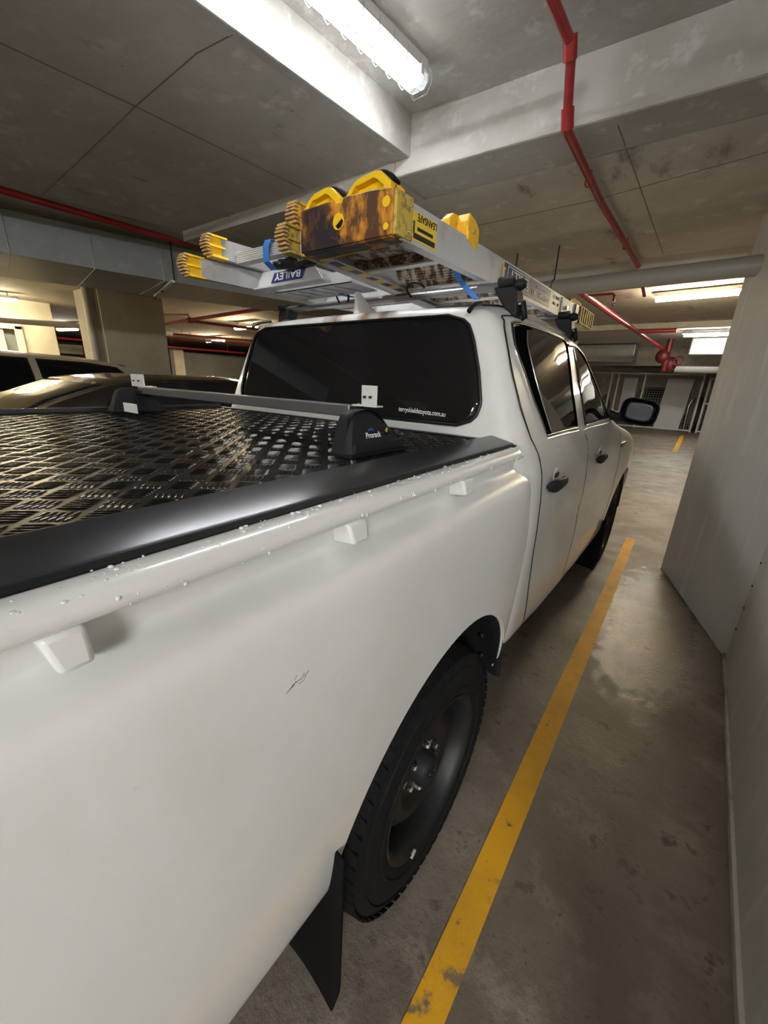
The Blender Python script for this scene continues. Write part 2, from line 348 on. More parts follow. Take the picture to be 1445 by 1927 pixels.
# screws down the fold of the wall
for i in range(14):
    z = .22+.135*i
    mb = MB().lathe([(-.002, .0001), (-.002, .006), (.003, .005), (.003, .0001)], (1.699, 1.915, z), 'x', 10, False)
    o = put('screw', mb, 'dark', smooth=40); tag(o, 'tiny dark screw head in the vertical row down the fold of the grey wall', 'screw', 'screws down the wall fold')

# ------------------------------------------------------------------ fluorescent lamps
def batten(name, A, B, z, wid, mt, label, group=None, guard=False):
    A = Vector((A[0], A[1], z)); B = Vector((B[0], B[1], z)); d = (B-A).normalized(); r = Vector((d.y, -d.x, 0))
    root = empty(name, (A+B)/2, label, 'lamp', group)
    put('lamp_tray', MB().beam(A-d*.03, B+d*.03, [(-wid/2, .03), (-wid/2, .075), (wid/2, .075), (wid/2, .03)]), 'lampbody', root, bevel=.004)
    if guard:
        put('diffuser', MB().beam(A, B, [(-wid*.38, -.006), (-wid*.27, -.018), (wid*.27, -.018), (wid*.38, -.006)]), mt, root)
        put('diffuser_side', MB().beam(A, B, [(-wid*.42, .03), (-wid*.40, -.004), (wid*.40, -.004), (wid*.42, .03)]), 'diffside', root)
    else: put('diffuser', MB().beam(A, B, [(-wid*.42, .03), (-wid*.40, .0), (-wid*.25, -.018), (wid*.25, -.018), (wid*.40, .0), (wid*.42, .03)]), mt, root)
    zc = ZR if z > 2.7 else (ZB+.09 if A.x < -2.9 else ZB)
    if A.y < -2.9: zc = z+.076
    if zc-z-.075 > .01:
        for q in (A, B): put('hanger_rod', MB().tube([q+d*.1*(1 if q == A else -1)+Vector((0, 0, .07)), Vector((q.x, q.y, zc))+d*.1*(1 if q == A else -1)], .008, 6), 'wire', root)
    if guard:
        put('end_cap', MB().beam(B+d*.002, B+d*.045, [(-wid*.46, .028), (-wid*.44, -.002), (-wid*.28, -.022), (wid*.28, -.022), (wid*.44, -.002), (wid*.46, .028)]), 'clear', root, bevel=.006, label='clear ribbed end cap')
        g = MB(); s = B+d*.06
        for o_ in (-.5, -.18, .18, .5): g.tube([A+r*wid*o_+Vector((0, 0, .03 if abs(o_) > .4 else -.03)), s+r*wid*o_+Vector((0, 0, .03 if abs(o_) > .4 else -.03))], .0018, 6)
        L = (s-A).length; n = 14
        for i in range(n+1):
            c = A+d*(L*i/n)
            g.tube([c+r*wid*a+Vector((0, 0, q)) for a, q in ((-.52, .05), (-.5, .0), (-.3, -.03), (.3, -.03), (.5, .0), (.52, .05))], .0018, 6)
        put('wire_guard', g, 'wire', root, smooth=60)
        for e, q in (('clip', .52),):
            put('clip', MB().box((-.008, -.012, -.005), (.008, .012, .03), Matrix.Translation(B-d*.02+r*wid*q)), 'lampbody', root, bevel=.003)
    return root
batten('fluorescent_lamp', (-.21, -.06), (-.122, 1.135), ZR-.082, .125, 'diff', 'bright white fluorescent batten in a wire guard, in the ceiling recess above the ute', guard=True)
batten('fluorescent_lamp', (.60, 5.42), (1.36, 5.34), 2.50, .10, 'diffwarm', 'warm fluorescent tube on the ceiling beyond the grey pipe at right', 'far ceiling lamps')
batten('fluorescent_lamp', (.79, 9.3), (2.0, 9.3), 2.49, .12, 'diffmid', 'white ceiling tube farther down the right aisle, above the duct', 'far ceiling lamps')
batten('fluorescent_lamp', (.40, 14.3), (1.75, 14.2), 2.40, .12, 'diffmid', 'distant ceiling tube just before the wire cages', 'far ceiling lamps')
batten('fluorescent_lamp', (-8.0, 5.32), (-7.2, 5.32), 2.51, .12, 'diffwarm', 'short glowing tube seen just left of the cab roof corner', 'lamps across the left bays')
batten('fluorescent_lamp', (-12.6, 7.2), (-11.6, 7.2), 2.50, .12, 'diffwarm', 'small distant tube right of the concrete column', 'lamps across the left bays')
batten('fluorescent_lamp', (-9.0, .55), (-8.6, 1.40), 2.54, .12, 'diffleft', 'bright tube at the left edge above the whitewashed wall', 'lamps across the left bays')
batten('fluorescent_lamp', (-13.6, 3.3), (-12.8, 3.5), 2.48, .12, 'diffmid', 'distant tube between the whitewashed wall and the column', 'lamps across the left bays')
batten('fluorescent_lamp', (-7.0, -1.7), (-5.9, -1.7), 2.58, .12, 'diffwarm', 'added warm fill tube, unseen past the left edge, over the parked cars', 'lamps across the left bays')  # added out of view to brighten the column and left bays
for (A_, B_, lb_) in (((3.2, -3.9), (4.5, -3.9), 'added unseen fill batten behind the viewer, off to the right'), ((.9, -7.6), (2.2, -7.6), 'added unseen fill batten behind the viewer, straight behind the ute bay'), ((-4.9, -7.0), (-3.6, -7.0), 'added unseen fill batten behind the viewer, farthest left')):  # battens added out of view as fill for the ute side and wall
    batten('fluorescent_lamp', A_, B_, ZR-.08, .125, 'diff_fill', lb_)

# ------------------------------------------------------------------ pipes and ducts overhead
def flange(mb, c, d, r, l=.03):
    c = Vector(c); d = Vector(d).normalized(); mb.tube([c-d*l, c+d*l], r, 14)
root = empty('sprinkler_pipe', (.64, 1.3, 2.4), 'red sprinkler pipe that drops down past the concrete beam and runs forward', 'pipe')
mb = MB().tube([(.50, -2, 2.72), (.545, .95, 2.72), (.552, 1.20, 2.72), (.556, 1.235, 2.70), (.545, 1.33, 2.56), (.54, 1.36, 2.535), (.53, 1.42, 2.53), (.522, 2.25, 2.53), (.562, 4.0, 2.53), (.58, 4.5, 2.40)], .019, 14)
put('pipe', mb, 'red', root, smooth=50)
mb = MB(); flange(mb, (.554, 1.225, 2.705), (0, .6, -1), .026, .035); put('elbow', mb, 'red', root, smooth=50)
mb = MB(); flange(mb, (.542, 1.35, 2.545), (0, .6, -1), .026, .035); put('elbow', mb, 'red', root, smooth=50)
for y in (1.95, 3.2):
    xq = .522+.02*(y-2.2); mb = MB().tube([(xq, y, 2.55), (xq, y, 2.6)], .004, 6); mb.tube([(xq+.024*math.cos(t*.628), y, 2.53+.024*math.sin(t*.628)) for t in range(10)], .004, 5, True); put('pipe_hanger', mb, 'red', root)
root = empty('sprinkler_pipe', (.12, 6.5, 2.36), 'red sprinkler pipe running down the right aisle to the valve cluster', 'pipe')
put('pipe', MB().tube([(.02, 3.45, 2.36), (.09, 3.9, 2.37), (.13, 5.5, 2.385), (.30, 9.3, 2.385), (.42, 10.6, 2.36)], .032, 12), 'red', root, smooth=50)
put('branch', MB().tube([(.11, 4.2, 2.385), (.33, 4.2, 2.385), (.35, 4.2, 2.37), (.35, 4.2, 2.31)], .012, 8), 'red', root, smooth=50)
put('branch', MB().tube([(.20, 7.6, 2.40), (.75, 7.6, 2.40)], .03, 8), 'red', root, smooth=50)
put('sprinkler_head', MB().lathe([(0, .001), (0, .02), (-.02, .012), (-.035, .022), (-.037, .001)], (.35, 4.2, 2.31), 'z', 10, False), 'chrome', root, smooth=40)
o = put('sprinkler_pipe', MB().tube([(.02, 3.42, 2.36), (.4, 3.44, 2.345), (1.7, 3.46, 2.30)], .019, 10), 'red', smooth=50); tag(o, 'thin red pipe lying just below the grey crossing pipe', 'pipe')
root = empty('drain_pipe', (.4, 3.17, 2.2), 'grey drain pipe crossing the aisle in front of the far lamps', 'pipe')
put('pipe', MB().tube([(-1.6, 3.30, 2.27), (.1, 3.12, 2.265), (1.35, 3.02, 2.26), (2.1, 2.98, 2.26)], .062, 18), 'greypipe', root, smooth=50)
for x, y in ((-.32, 3.17), (.05, 3.13)):
    put('pipe_hanger', MB().tube([(x, y, 2.33), (x, y, 2.6)], .006, 6).tube([(x, y+.066*math.cos(t*.628), 2.267+.066*math.sin(t*.628)) for t in range(10)], .005, 5, True), 'dark', root)
# main duct over the left bays
root = empty('air_duct', (-3.4, 1.2, 2.3), 'long galvanised air duct over the left bays, dark side panels, hung on rods', 'duct')
n0 = [(-4.1, -3.4), (-3.66, -1.3), (-3.345, .20), (-3.19, .95), (-2.95, 2.0), (-2.50, 3.95)]; n1 = [(-5.5, -3.2), (-4.9, -1.1), (-4.53, .41), (-4.27, 1.13), (-3.83, 2.33), (-3.2, 4.1)]
mb = MB()
for i in range(5):
    a, b, c, d = n0[i], n0[i+1], n1[i+1], n1[i]
    mb.prism([(*a, 2.30), (*b, 2.30), (*c, 2.30), (*d, 2.30)], (0, 0, .31))
put('duct_casing', mb, 'duct', root, bevel=.003)
for i in range(11):
    t = i/10; y = -1.9+5.4*t
    xn = interp(y, [q[1] for q in n0], [q[0] for q in n0]); xf = interp(y+.2, [q[1] for q in n1], [q[0] for q in n1])
    m2 = MB().tube([(xn+.002, y, 2.61), (xn+.002, y, 2.298), (xf, y+.2, 2.298)], .0045, 6)
    put('seam', m2, 'duct', root)
mb = MB().bar((-3.95, 1.63, 2.285), (-2.98, 1.36, 2.285), .035, .02); put('support_rail', mb, 'lampbody', root, bevel=.002)
for x, y in ((-3.0, 1.38), (-4.1, 1.69)): put('hanger_rod', MB().tube([(x+.01, y, 2.27), (x+.01, y, 2.665)], .007, 8), 'plastic', root)
put('bolt', MB().lathe([(0, .001), (0, .012), (.012, .012), (.012, .001)], (-3.5, 1.50, 2.262), 'z', 8, False), 'plastic', root)
o = put('sprinkler_pipe', MB().tube([(-2.87, -3.5, 2.60), (-2.856, .18, 2.60), (-2.85, .8, 2.60), (-2.824, 1.7, 2.60), (-2.78, 4.0, 2.58)], .025, 12), 'red', smooth=50); tag(o, 'dark red pipe along the edge of the soffit above the air duct', 'pipe')
# left bay pipes
root = empty('sprinkler_pipe', (-6.5, 3.6, 2.45), 'pair of crossing red sprinkler pipes right of the concrete column', 'pipe')
put('pipe', MB().tube([(-9, 3.9, 2.46), (-7.1, 3.66, 2.45), (-5.1, 3.55, 2.46), (-3.6, 3.5, 2.46)], .03, 10), 'red', root, smooth=50)
put('branch', MB().tube([(-7.0, 3.66, 2.43), (-6.85, 4.7, 2.43), (-6.6, 6.2, 2.43)], .03, 10), 'red', root, smooth=50)
put('branch', MB().tube([(-7.0, 3.66, 2.45), (-7.0, 3.62, 2.54), (-7.6, 3.5, 2.56), (-9, 3.3, 2.56)], .014, 8), 'red', root, smooth=50)
put('coupling', MB().lathe([(-.05, .03), (-.05, .055), (.05, .055), (.05, .03)], (-7.02, 3.66, 2.44), 'x', 14), 'red', root, smooth=40)
for a, b, lab in (((-11.2, 5.0, 2.5), (-10.2, 7.6, 2.5), 'dark red pipe on the ceiling behind the crossing pipes'), ((-11.6, 5.4, 2.42), (-10.6, 8.3, 2.42), 'second thin dark pipe parallel to the one behind the crossing pipes'), ((-14.6, 6.2, 2.34), (-14.0, 9.6, 2.32), 'bright red pipe above the dark far wall right of the column'), ((-15.1, 3.2, 2.36), (-15.2, 5.0, 2.34), 'bright red pipe glimpsed left of the concrete column')):
    pr_ = empty('sprinkler_pipe', [(i+j)/2 for i, j in zip(a, b)], lab, 'pipe'); put('pipe', MB().tube([a, b], .035 if 'bright' in lab else .028, 10), 'red', pr_, smooth=50)
    for t in (.2, .8):
        q = Vector(a).lerp(Vector(b), t); put('pipe_hanger', MB().tube([q, Vector((q.x, q.y, ZB+.09))], .006, 6), 'red', pr_)
o = put('drain_pipe', MB().tube([(-8.5, -1, 2.15), (-8.5, 1.1, 2.205), (-8.5, 2.55, 2.25), (-8.5, 4, 2.28)], .052, 14), 'greypipe', smooth=50); tag(o, 'grey pipe running in front of the whitewashed wall at far left', 'pipe')

# ------------------------------------------------------------------ column and far left walls
ro = put('concrete_column', MB().box((-7.4, 1.97, 0), (-6.6, 2.97, ZB+.09)), 'concwarm', bevel=.012); ro['kind'] = 'structure'; ro.name = 'wall_column'
struct('trim_13', MB().box((-7.3, 1.87, 0), (-6.72, 1.97, ZB+.09)), 'concwarm', bevel=.01)
o = put('downpipe', MB().tube([(-6.66, 1.83, 0), (-6.66, 1.83, ZB+.09)], .05, 14), 'greypipe', smooth=50); tag(o, 'vertical pale pipe on the left edge of the concrete column', 'pipe')
struct('wall_inner', MB().box((-9.9, -3, 0), (-9.5, 1.30, ZB+.09)).box((-9.9, 1.58, 0), (-9.5, 2.11, ZB+.09)).box((-9.9, 1.30, 2.16), (-9.5, 1.58, ZB+.09)), 'whitewall')
struct('door_1', MB().box((-9.84, .5, 0), (-9.6, 1.58, 2.16)), 'duct')
struct('trim_14', MB().box((-9.50, 1.46, 0), (-9.44, 1.58, 2.2)).box((-9.50, .4, 2.13), (-9.44, 1.58, 2.23)), 'whitewall', bevel=.01)
struct('trim_15', MB().box((-15.2, 7.12, 0), (-14.9, 7.50, 2.3)), 'whitewall')
struct('wall_shutter', MB().box((-15.3, 7.50, 0), (-15.1, 14.5, 2.22)), 'duct')
struct('wall_far_left', MB().box((-18.2, 1, 0), (-18, 8, 1.9)), 'dark')
o = put('light_box', MB().box((-15.4, 3.75, 1.95), (-15.3, 4.25, 2.2)), 'diffmid'); bpy.data.objects.remove(o)
struct('window_1', MB().box((-17.9, 4.3, 1.98), (-17.8, 5.1, 2.3)), 'whitewall')

# ------------------------------------------------------------------ parked cars (lofted)
def make_car(name, label, loc, rot, L, W, H, beltz, outline, paint, seg, cat='car', wheels=True):
    """outline: list of (t along length 0..1, roof z, belt z)"""
    root = empty(name, loc, label, cat); root.rotation_euler = (0, 0, rot); ROOTLOC[root.name] = Vector((0, 0, 0))
    ts = [q[0] for q in outline]; zr = [q[1] for q in outline]; zb_ = [q[2] for q in outline]
    def sec(t):
        zt = interp(t, ts, zr); bz = interp(t, ts, zb_); hw = W/2*(1-.22*abs(2*t-1)**6)
        e = (zt-bz)
        return [(hw*.86, .22), (hw*.97, .30), (hw, .55), (hw*.985, .8*bz/.9 if bz > .9 else .75), (hw*.95, bz-.03), (hw*.92, bz),
                (hw*(.92-.10*min(1, e/.45)), bz+e*.35), (hw*(.92-.19*min(1, e/.45)), bz+e*.72), (hw*(.92-.26*min(1, e/.45)), bz+e*.93), (hw*(.50), bz+e*.995), (0, zt)]
    n = 60
    def P(u, v):
        t = u; s = sec(t); s2 = s+[(-x, z) for x, z in reversed(s[:-1])]; k = len(s2)-1; i = min(int(v*k), k-1); f = v*k-i
        return Vector((s2[i][0]*(1-f)+s2[i+1][0]*f, (t-.5)*L, s2[i][1]*(1-f)+s2[i+1][1]*f))
    mb = MB().grid(P, n, 40)
    for u in (0, 1):
        mb.add([P(u, j/40) for j in range(41)], [tuple(range(41))])
    body = put('body', mb, paint, root, smooth=35)
    def patch(nm, u0, u1, v0, v1, m='glass'):
        def Q(a, b):
            u = u0(b)+(u1(b)-u0(b))*a; v = v0+(v1-v0)*b; p = P(u, v); c = Vector((0, p.y, p.z*.7)); return p+(p-c).normalized()*.006
        return put(nm, MB().grid(Q, 14, 10), m, root, smooth=40, solid=.01)
    for sd in (0, 1):
        for (a0, a1, b0, b1) in seg['side']:
            f0 = lambda b, a0=a0, a1=a1: a0+(a1-a0)*b; f1 = lambda b, b0=b0, b1=b1: b0+(b1-b0)*b
            patch('side_window', f0, f1, (.26 if sd == 0 else .74), (.385 if sd == 0 else .615))
    (ws, we) = seg['wind']; patch('windscreen', lambda b: ws, lambda b: we, .42, .58)
    (ws, we) = seg['rear']; patch('rear_window', lambda b: ws, lambda b: we, .42, .58)
    if wheels:
        for sx in (-1, 1):
            for t in (.18, .80):
                put('wheel', MB().lathe([(-.1, .2), (-.1, .30), (-.08, .33), (.08, .33), (.1, .30), (.1, .2), (.08, .05), (-.08, .05)], (sx*(W/2-.09), (t-.5)*L, .33), 'x', 24), 'rubber', root, smooth=40)
    return root
sed = [(0, .70, .66), (.06, .86, .80), (.24, 1.02, .93), (.28, 1.08, .97), (.355, 1.27, .99), (.44, 1.40, 1.0), (.52, 1.437, 1.0), (.64, 1.44, 1.01), (.74, 1.385, 1.03), (.84, 1.20, 1.04), (.88, 1.10, 1.04), (.97, 1.05, 1.0), (1, .85, .8)]
make_car('sedan', 'dark bronze sedan parked beside the ute, nose to the left', (-2.62, .62, 0), .053, 4.7, 1.82, 1.45, .95, sed, 'sedan', {'side': [(.37, .44, .535, .535), (.55, .55, .74, .70), (.755, .715, .80, .745)], 'wind': (.285, .425), 'rear': (.745, .86)})
suvo = [(0, .85, .8), (.05, 1.0, .92), (.20, 1.12, 1.02), (.25, 1.18, 1.06), (.36, 1.52, 1.08), (.42, 1.60, 1.08), (.6, 1.64, 1.09), (.8, 1.60, 1.11), (.90, 1.53, 1.12), (.97, 1.25, 1.12), (1, .9, .88)]
make_car('wagon', 'pale cream wagon with dark glass parked behind the bronze sedan', (-5.45, -.35, 0), .053, 4.8, 1.85, 1.66, 1.08, suvo, 'suv', {'side': [(.34, .41, .50, .50), (.515, .515, .68, .68), (.695, .695, .93, .87)], 'wind': (.255, .375), 'rear': (.895, .965)})
make_car('parked_car', 'small dark car with bright roof edge behind the far wire cage', (-.15, 21.5, 0), .2, 4.3, 1.78, 1.6, 1.05, suvo, 'sedan', {'side': [(.34, .41, .50, .50), (.515, .515, .68, .68), (.695, .695, .93, .87)], 'wind': (.255, .375), 'rear': (.895, .965)})

# ------------------------------------------------------------------ the white ute
ute = empty('utility_truck', (0, 1.4, 0), 'white dual-cab ute with black wheels and wet white paint, filling the frame', 'truck')
zS = [0, .05, .12, .30, .55, .78, .93, 1.0]; 
def cab_zt(y): return interp(y, [.5, .56, .75, 1.1, 1.5, 1.8, 2.0, 2.15, 2.3, 2.45, 2.62, 2.8, 3.1, 3.5, 3.85, 4.02, 4.12], [1.70, 1.72, 1.755, 1.77, 1.765, 1.725, 1.665, 1.585, 1.49, 1.385, 1.275, 1.225, 1.19, 1.13, 1.05, .97, .88])
def cab_belt(y): return interp(y, [.5, 2.0, 2.5, 2.8, 3.1, 3.5, 3.85, 4.02, 4.12], [1.29, 1.27, 1.22, 1.18, 1.14, 1.08, 1.0, .92, .82])
def cab_low(y): return interp(y, [.45, .6, 1.2, 2.1, 2.7, 4.12], [.50, .49, .43, .385, .38, .42])
SX = [(0, .845), (.02, .862), (.06, .872), (.2, .882), (.40, .890), (.6, .893), (.74, .889), (.86, .880), (.93, .865), (.97, .848), (1.0, .832)]
def side_x(y, z):
    """outer surface of the cab below the belt"""
    l, b = cab_low(y), cab_belt(y); f = (z-l)/(b-l)
    x = interp(f, [q[0] for q in SX], [q[1] for q in SX])
    # waist line dip along the doors and the shoulder over the front wheel
    x -= .007*math.exp(-((z-.86)/.07)**2)*max(0, min(1, (y-.75)/.3))*max(0, min(1, (2.6-y)/.3))
    x += .018*math.exp(-((y-3.02)/.42)**2)*math.exp(-((z-.86)/.25)**2)
    return x*front(y)
def front(y): return 1-.30*max(0, (y-3.3)/.85)**2.6
UP = [(.832, 0), (.812, .12), (.786, .27), (.757, .42), (.727, .57), (.700, .70), (.676, .80), (.653, .875), (.630, .925), (.60, .955), (.55, .975), (.45, .985), (.30, .993), (.15, .998), (0, 1.0)]
UPs = spline(UP, 3)
def up_x(y, z):
    b = cab_belt(y); f = (z-b)/(cab_zt(y)-b)
    return interp(f, [q[1] for q in UPs], [q[0] for q in UPs])*front(y)
def surf(y, z): return side_x(y, z) if z <= cab_belt(y) else up_x(y, z)
def slant(z): return interp(z, [.4, 1.28, 1.70, 1.78], [-.025, -.025, .045, .055])
NS = 34
def cab_section(y):
    l, b, zt = cab_low(y), cab_belt(y), cab_zt(y)
    pts = [(.55*front(y), l+.03), (.78*front(y), l+.0)]
    for i in range(NS):
        z = l+(b-l)*(i/NS); pts.append((side_x(y, z+.0001), z))
    for x, f in UPs: pts.append((x*front(y), b+(zt-b)*f))
    return pts
def rear_round(d):
    """how much a section is pulled in at distance d ahead of the rear face"""
    r = .085
    if d >= r: return 0
    return r-math.sqrt(max(0, r*r-(r-d)**2))
mb = MB(); ys = [.50, .502, .506, .512, .52, .53, .545, .56, .585]+[.61+.05*i for i in range(30)]+[2.14+.06*i for i in range(34)]
rows = []
for y in ys:
    s = cab_section(max(y, .585)); pull = rear_round(y-.50); row = []
    for x, z in s:
        k = min(1, x/.5); zz = z
        if z > 1.5: zz = z-pull*.35*max(0, min(1, (z-1.6)/.1))
        xx = max(0, x-pull*k)
        fade = max(0, 1-(y-.5)/.5)
        row.append((xx, y+slant(z)*fade, zz))
    rows.append(row)
n = len(rows[0]); full = [[Vector(p) for p in r]+[Vector((-p[0], p[1], p[2])) for p in reversed(r[:-1])] for r in rows]
k = len(full[0]); vs = [p for r in full for p in r]; fs = []
for i in range(len(full)-1):
    for j in range(k): fs.append((i*k+j, i*k+(j+1) % k, (i+1)*k+(j+1) % k, (i+1)*k+j))
# flat-ish rear face as strips between mirrored points, front closed the same way
for r0 in (0, (len(full)-1)*k):
    for j in range(n-1): fs.append((r0+j, r0+j+1, r0+k-2-j if j < n-2 else r0+j+1, r0+k-1-j) if j < n-2 else (r0+j, r0+j+1, r0+k-1-j))
def clean(fs):
    out = []
    for f in fs:
        g = []
        for i in f:
            if i not in g: g.append(i)
        if len(g) > 2: out.append(tuple(g))
    return out
mb.add(vs, clean(fs))
cab = put('cab_body', mb, 'paintroof', ute, smooth=40)
AC = (.03, .405); AR = .455; FC = (3.02, .40); FR = .44
cut(cab, MB().lathe([(-1.2, .001), (-1.2, FR), (1.2, FR), (1.2, .001)], (0, FC[0], FC[1]), 'x', 96, False))
# tub
tp = spline([(.60, .50), (.74, .46), (.82, .435), (.852, .445), (.868, .49), (.882, .60), (.893, .74), (.901, .90), (.905, 1.04), (.905, 1.13), (.903, 1.165), (.898, 1.183), (.886, 1.197), (.866, 1.207), (.850, 1.216), (.846, 1.226), (.850, 1.240), (.857, 1.252), (.862, 1.2605), (.878, 1.2615), (.8865, 1.266), (.889, 1.273), (.8875, 1.281), (.881, 1.2875), (.870, 1.2905), (.855, 1.290), (.838, 1.288), (.80, 1.286)], 3)+[(.78, 1.27), (0, 1.27)]
mb = MB(); rows = []
ty = [-1.22, -1.21, -1.19, -1.15]+[-1.1+.05*i for i in range(30)]+[.395, .41, .42, .428, .434]
for y in ty:
    e = max(0, (y-.395)/.04); e2 = max(0, (-1.17-y)/.05); row = []
    for x, z in tp:
        # the front edge leans forward below the rail and turns in towards the cab
        yy = y
        if y > .1:
            t = (y-.1)/.334; low = max(0, min(1, (1.262-z)/.28)); yy = y+t*(.055*low-.062*(1 if z > 1.262 else 0)-.03*(1-low))
        # channel fades out near the front end
        xx = x
        if 1.19 < z < 1.262 and y > .30: xx = x+(min(.888, .900)-x)*0
        if x > .7: xx -= .035*(1-math.sqrt(max(0, 1-min(1, e)**2)))+.06*e2*e2
        row.append((xx, yy, z))
    rows.append(row)
n = len(rows[0]); full = [[Vector(p) for p in r]+[Vector((-p[0], p[1], p[2])) for p in reversed(r[:-1])] for r in rows]
k = len(full[0]); vs = [p for r in full for p in r]; fs = []
for i in range(len(full)-1):
    for j in range(k): fs.append((i*k+j, i*k+(j+1) % k, (i+1)*k+(j+1) % k, (i+1)*k+j))
for r0 in (0, (len(full)-1)*k):
    for j in range(n-1): fs.append((r0+j, r0+j+1, r0+k-2-j, r0+k-1-j) if j < n-2 else (r0+j, r0+j+1, r0+k-1-j))
mb.add(vs, clean(fs))
tub = put('tub_body', mb, 'paint', ute, smooth=40)
cut(tub, MB().lathe([(-1.2, .001), (-1.2, AR), (1.2, AR), (1.2, .001)], (0, AC[0], AC[1]), 'x', 96, False))
# inner wheel wells
for nm, c, r in (('wheel_well', AC, AR-.002), ('wheel_well', FC, FR-.002)):
    for sx in (-1, 1):
        mb = MB(); N = 40
        pr = [(.50, r), (.845, r), (.862, r-.012), (.878, r+.0)]
        mb.grid(lambda u, v: Vector((sx*interp(v, [0, .8, .93, 1], [q[0] for q in pr]), c[0]+interp(v, [0, .8, .93, 1], [q[1] for q in pr])*math.cos(math.radians(-1+188*u)), c[1]+interp(v, [0, .8, .93, 1], [q[1] for q in pr])*math.sin(math.radians(-1+188*u)))), N, 8)
        mb.box((sx*.48 if sx > 0 else -.50, c[0]-r, c[1]-.15), (sx*.50 if sx > 0 else -.48, c[0]+r, c[1]+r))
        put(nm, mb, 'textured', ute, smooth=40)
# arch return flange (painted edge) and liner clips
tubx = lambda z: interp(z, [q[1] for q in tp[:60] if q[1] > .44 and q[0] > .85], [q[0] for q in tp[:60] if q[1] > .44 and q[0] > .85])
mb = MB().tube([(tubx(AC[1]+AR*math.sin(math.radians(a)))-.008, AC[0]+(AR-.003)*math.cos(math.radians(a)), AC[1]+(AR-.003)*math.sin(math.radians(a))) for a in range(4, 176, 4)], .005, 8)
put('arch_lip', mb, 'paint', ute, smooth=50)
for a in (8, 22, 40):
    x, y, z = .80, AC[0]+(AR-.008)*math.cos(math.radians(a)), AC[1]+(AR-.008)*math.sin(math.radians(a))
    put('liner_clip', MB().ball((x, y, z), .013), 'plastic', ute, smooth=60)

# door skins, gap lines, windows (patches that follow the cab surface)
def side_patch(name, z0, z1, yl, yr, m, off, parent, nz=26, ny=22, solid=.004, label=None, sx=1):
    def P(u, v):
        z = z0+(z1-z0)*u; a, b = yl(z), yr(z); y = a+(b-a)*v; s = surf(y, z)
        nx = surf(y, z-.01)-surf(y, z+.01); nrm = Vector((.02, 0, nx)).normalized()
        q = Vector((s, y, z))+nrm*off; return Vector((sx*q.x, q.y, q.z))
    return put(name, MB().grid(P, nz, ny), m, parent, smooth=50, solid=solid, label=label)
def side_line(name, yz, r, m, off, parent, sx=1, k=4, n=8):
    P = spline(yz, k); pts = []
    for y, z in P:
        s = surf(y, z); nx = surf(y, z-.01)-surf(y, z+.01); nrm = Vector((.02, 0, nx)).normalized(); q = Vector((s, y, z))+nrm*off; pts.append(Vector((sx*q.x, q.y, q.z)))
    return put(name, MB().tube(pts, r, n), m, parent, smooth=60)
RD = [(.52, .715), (.68, .655), (.80, .61), (.97, .592), (1.15, .588), (1.27, .572), (1.39, .540), (1.50, .552), (1.60, .585), (1.655, .615), (1.685, .66)]
BP = [(.47, 1.345), (1.27, 1.345), (1.45, 1.38), (1.60, 1.46), (1.69, 1.52)]
FD = [(.41, 2.40), (.6, 2.47), (.9, 2.50), (1.20, 2.50), (1.27, 2.42), (1.40, 2.25), (1.55, 2.02), (1.66, 1.80), (1.675, 1.74)]
f_rd = lambda z: interp(z, [q[0] for q in RD], [q[1] for q in RD]); f_bp = lambda z: interp(z, [q[0] for q in BP], [q[1] for q in BP]); f_fd = lambda z: interp(z, [q[0] for q in FD], [q[1] for q in FD])
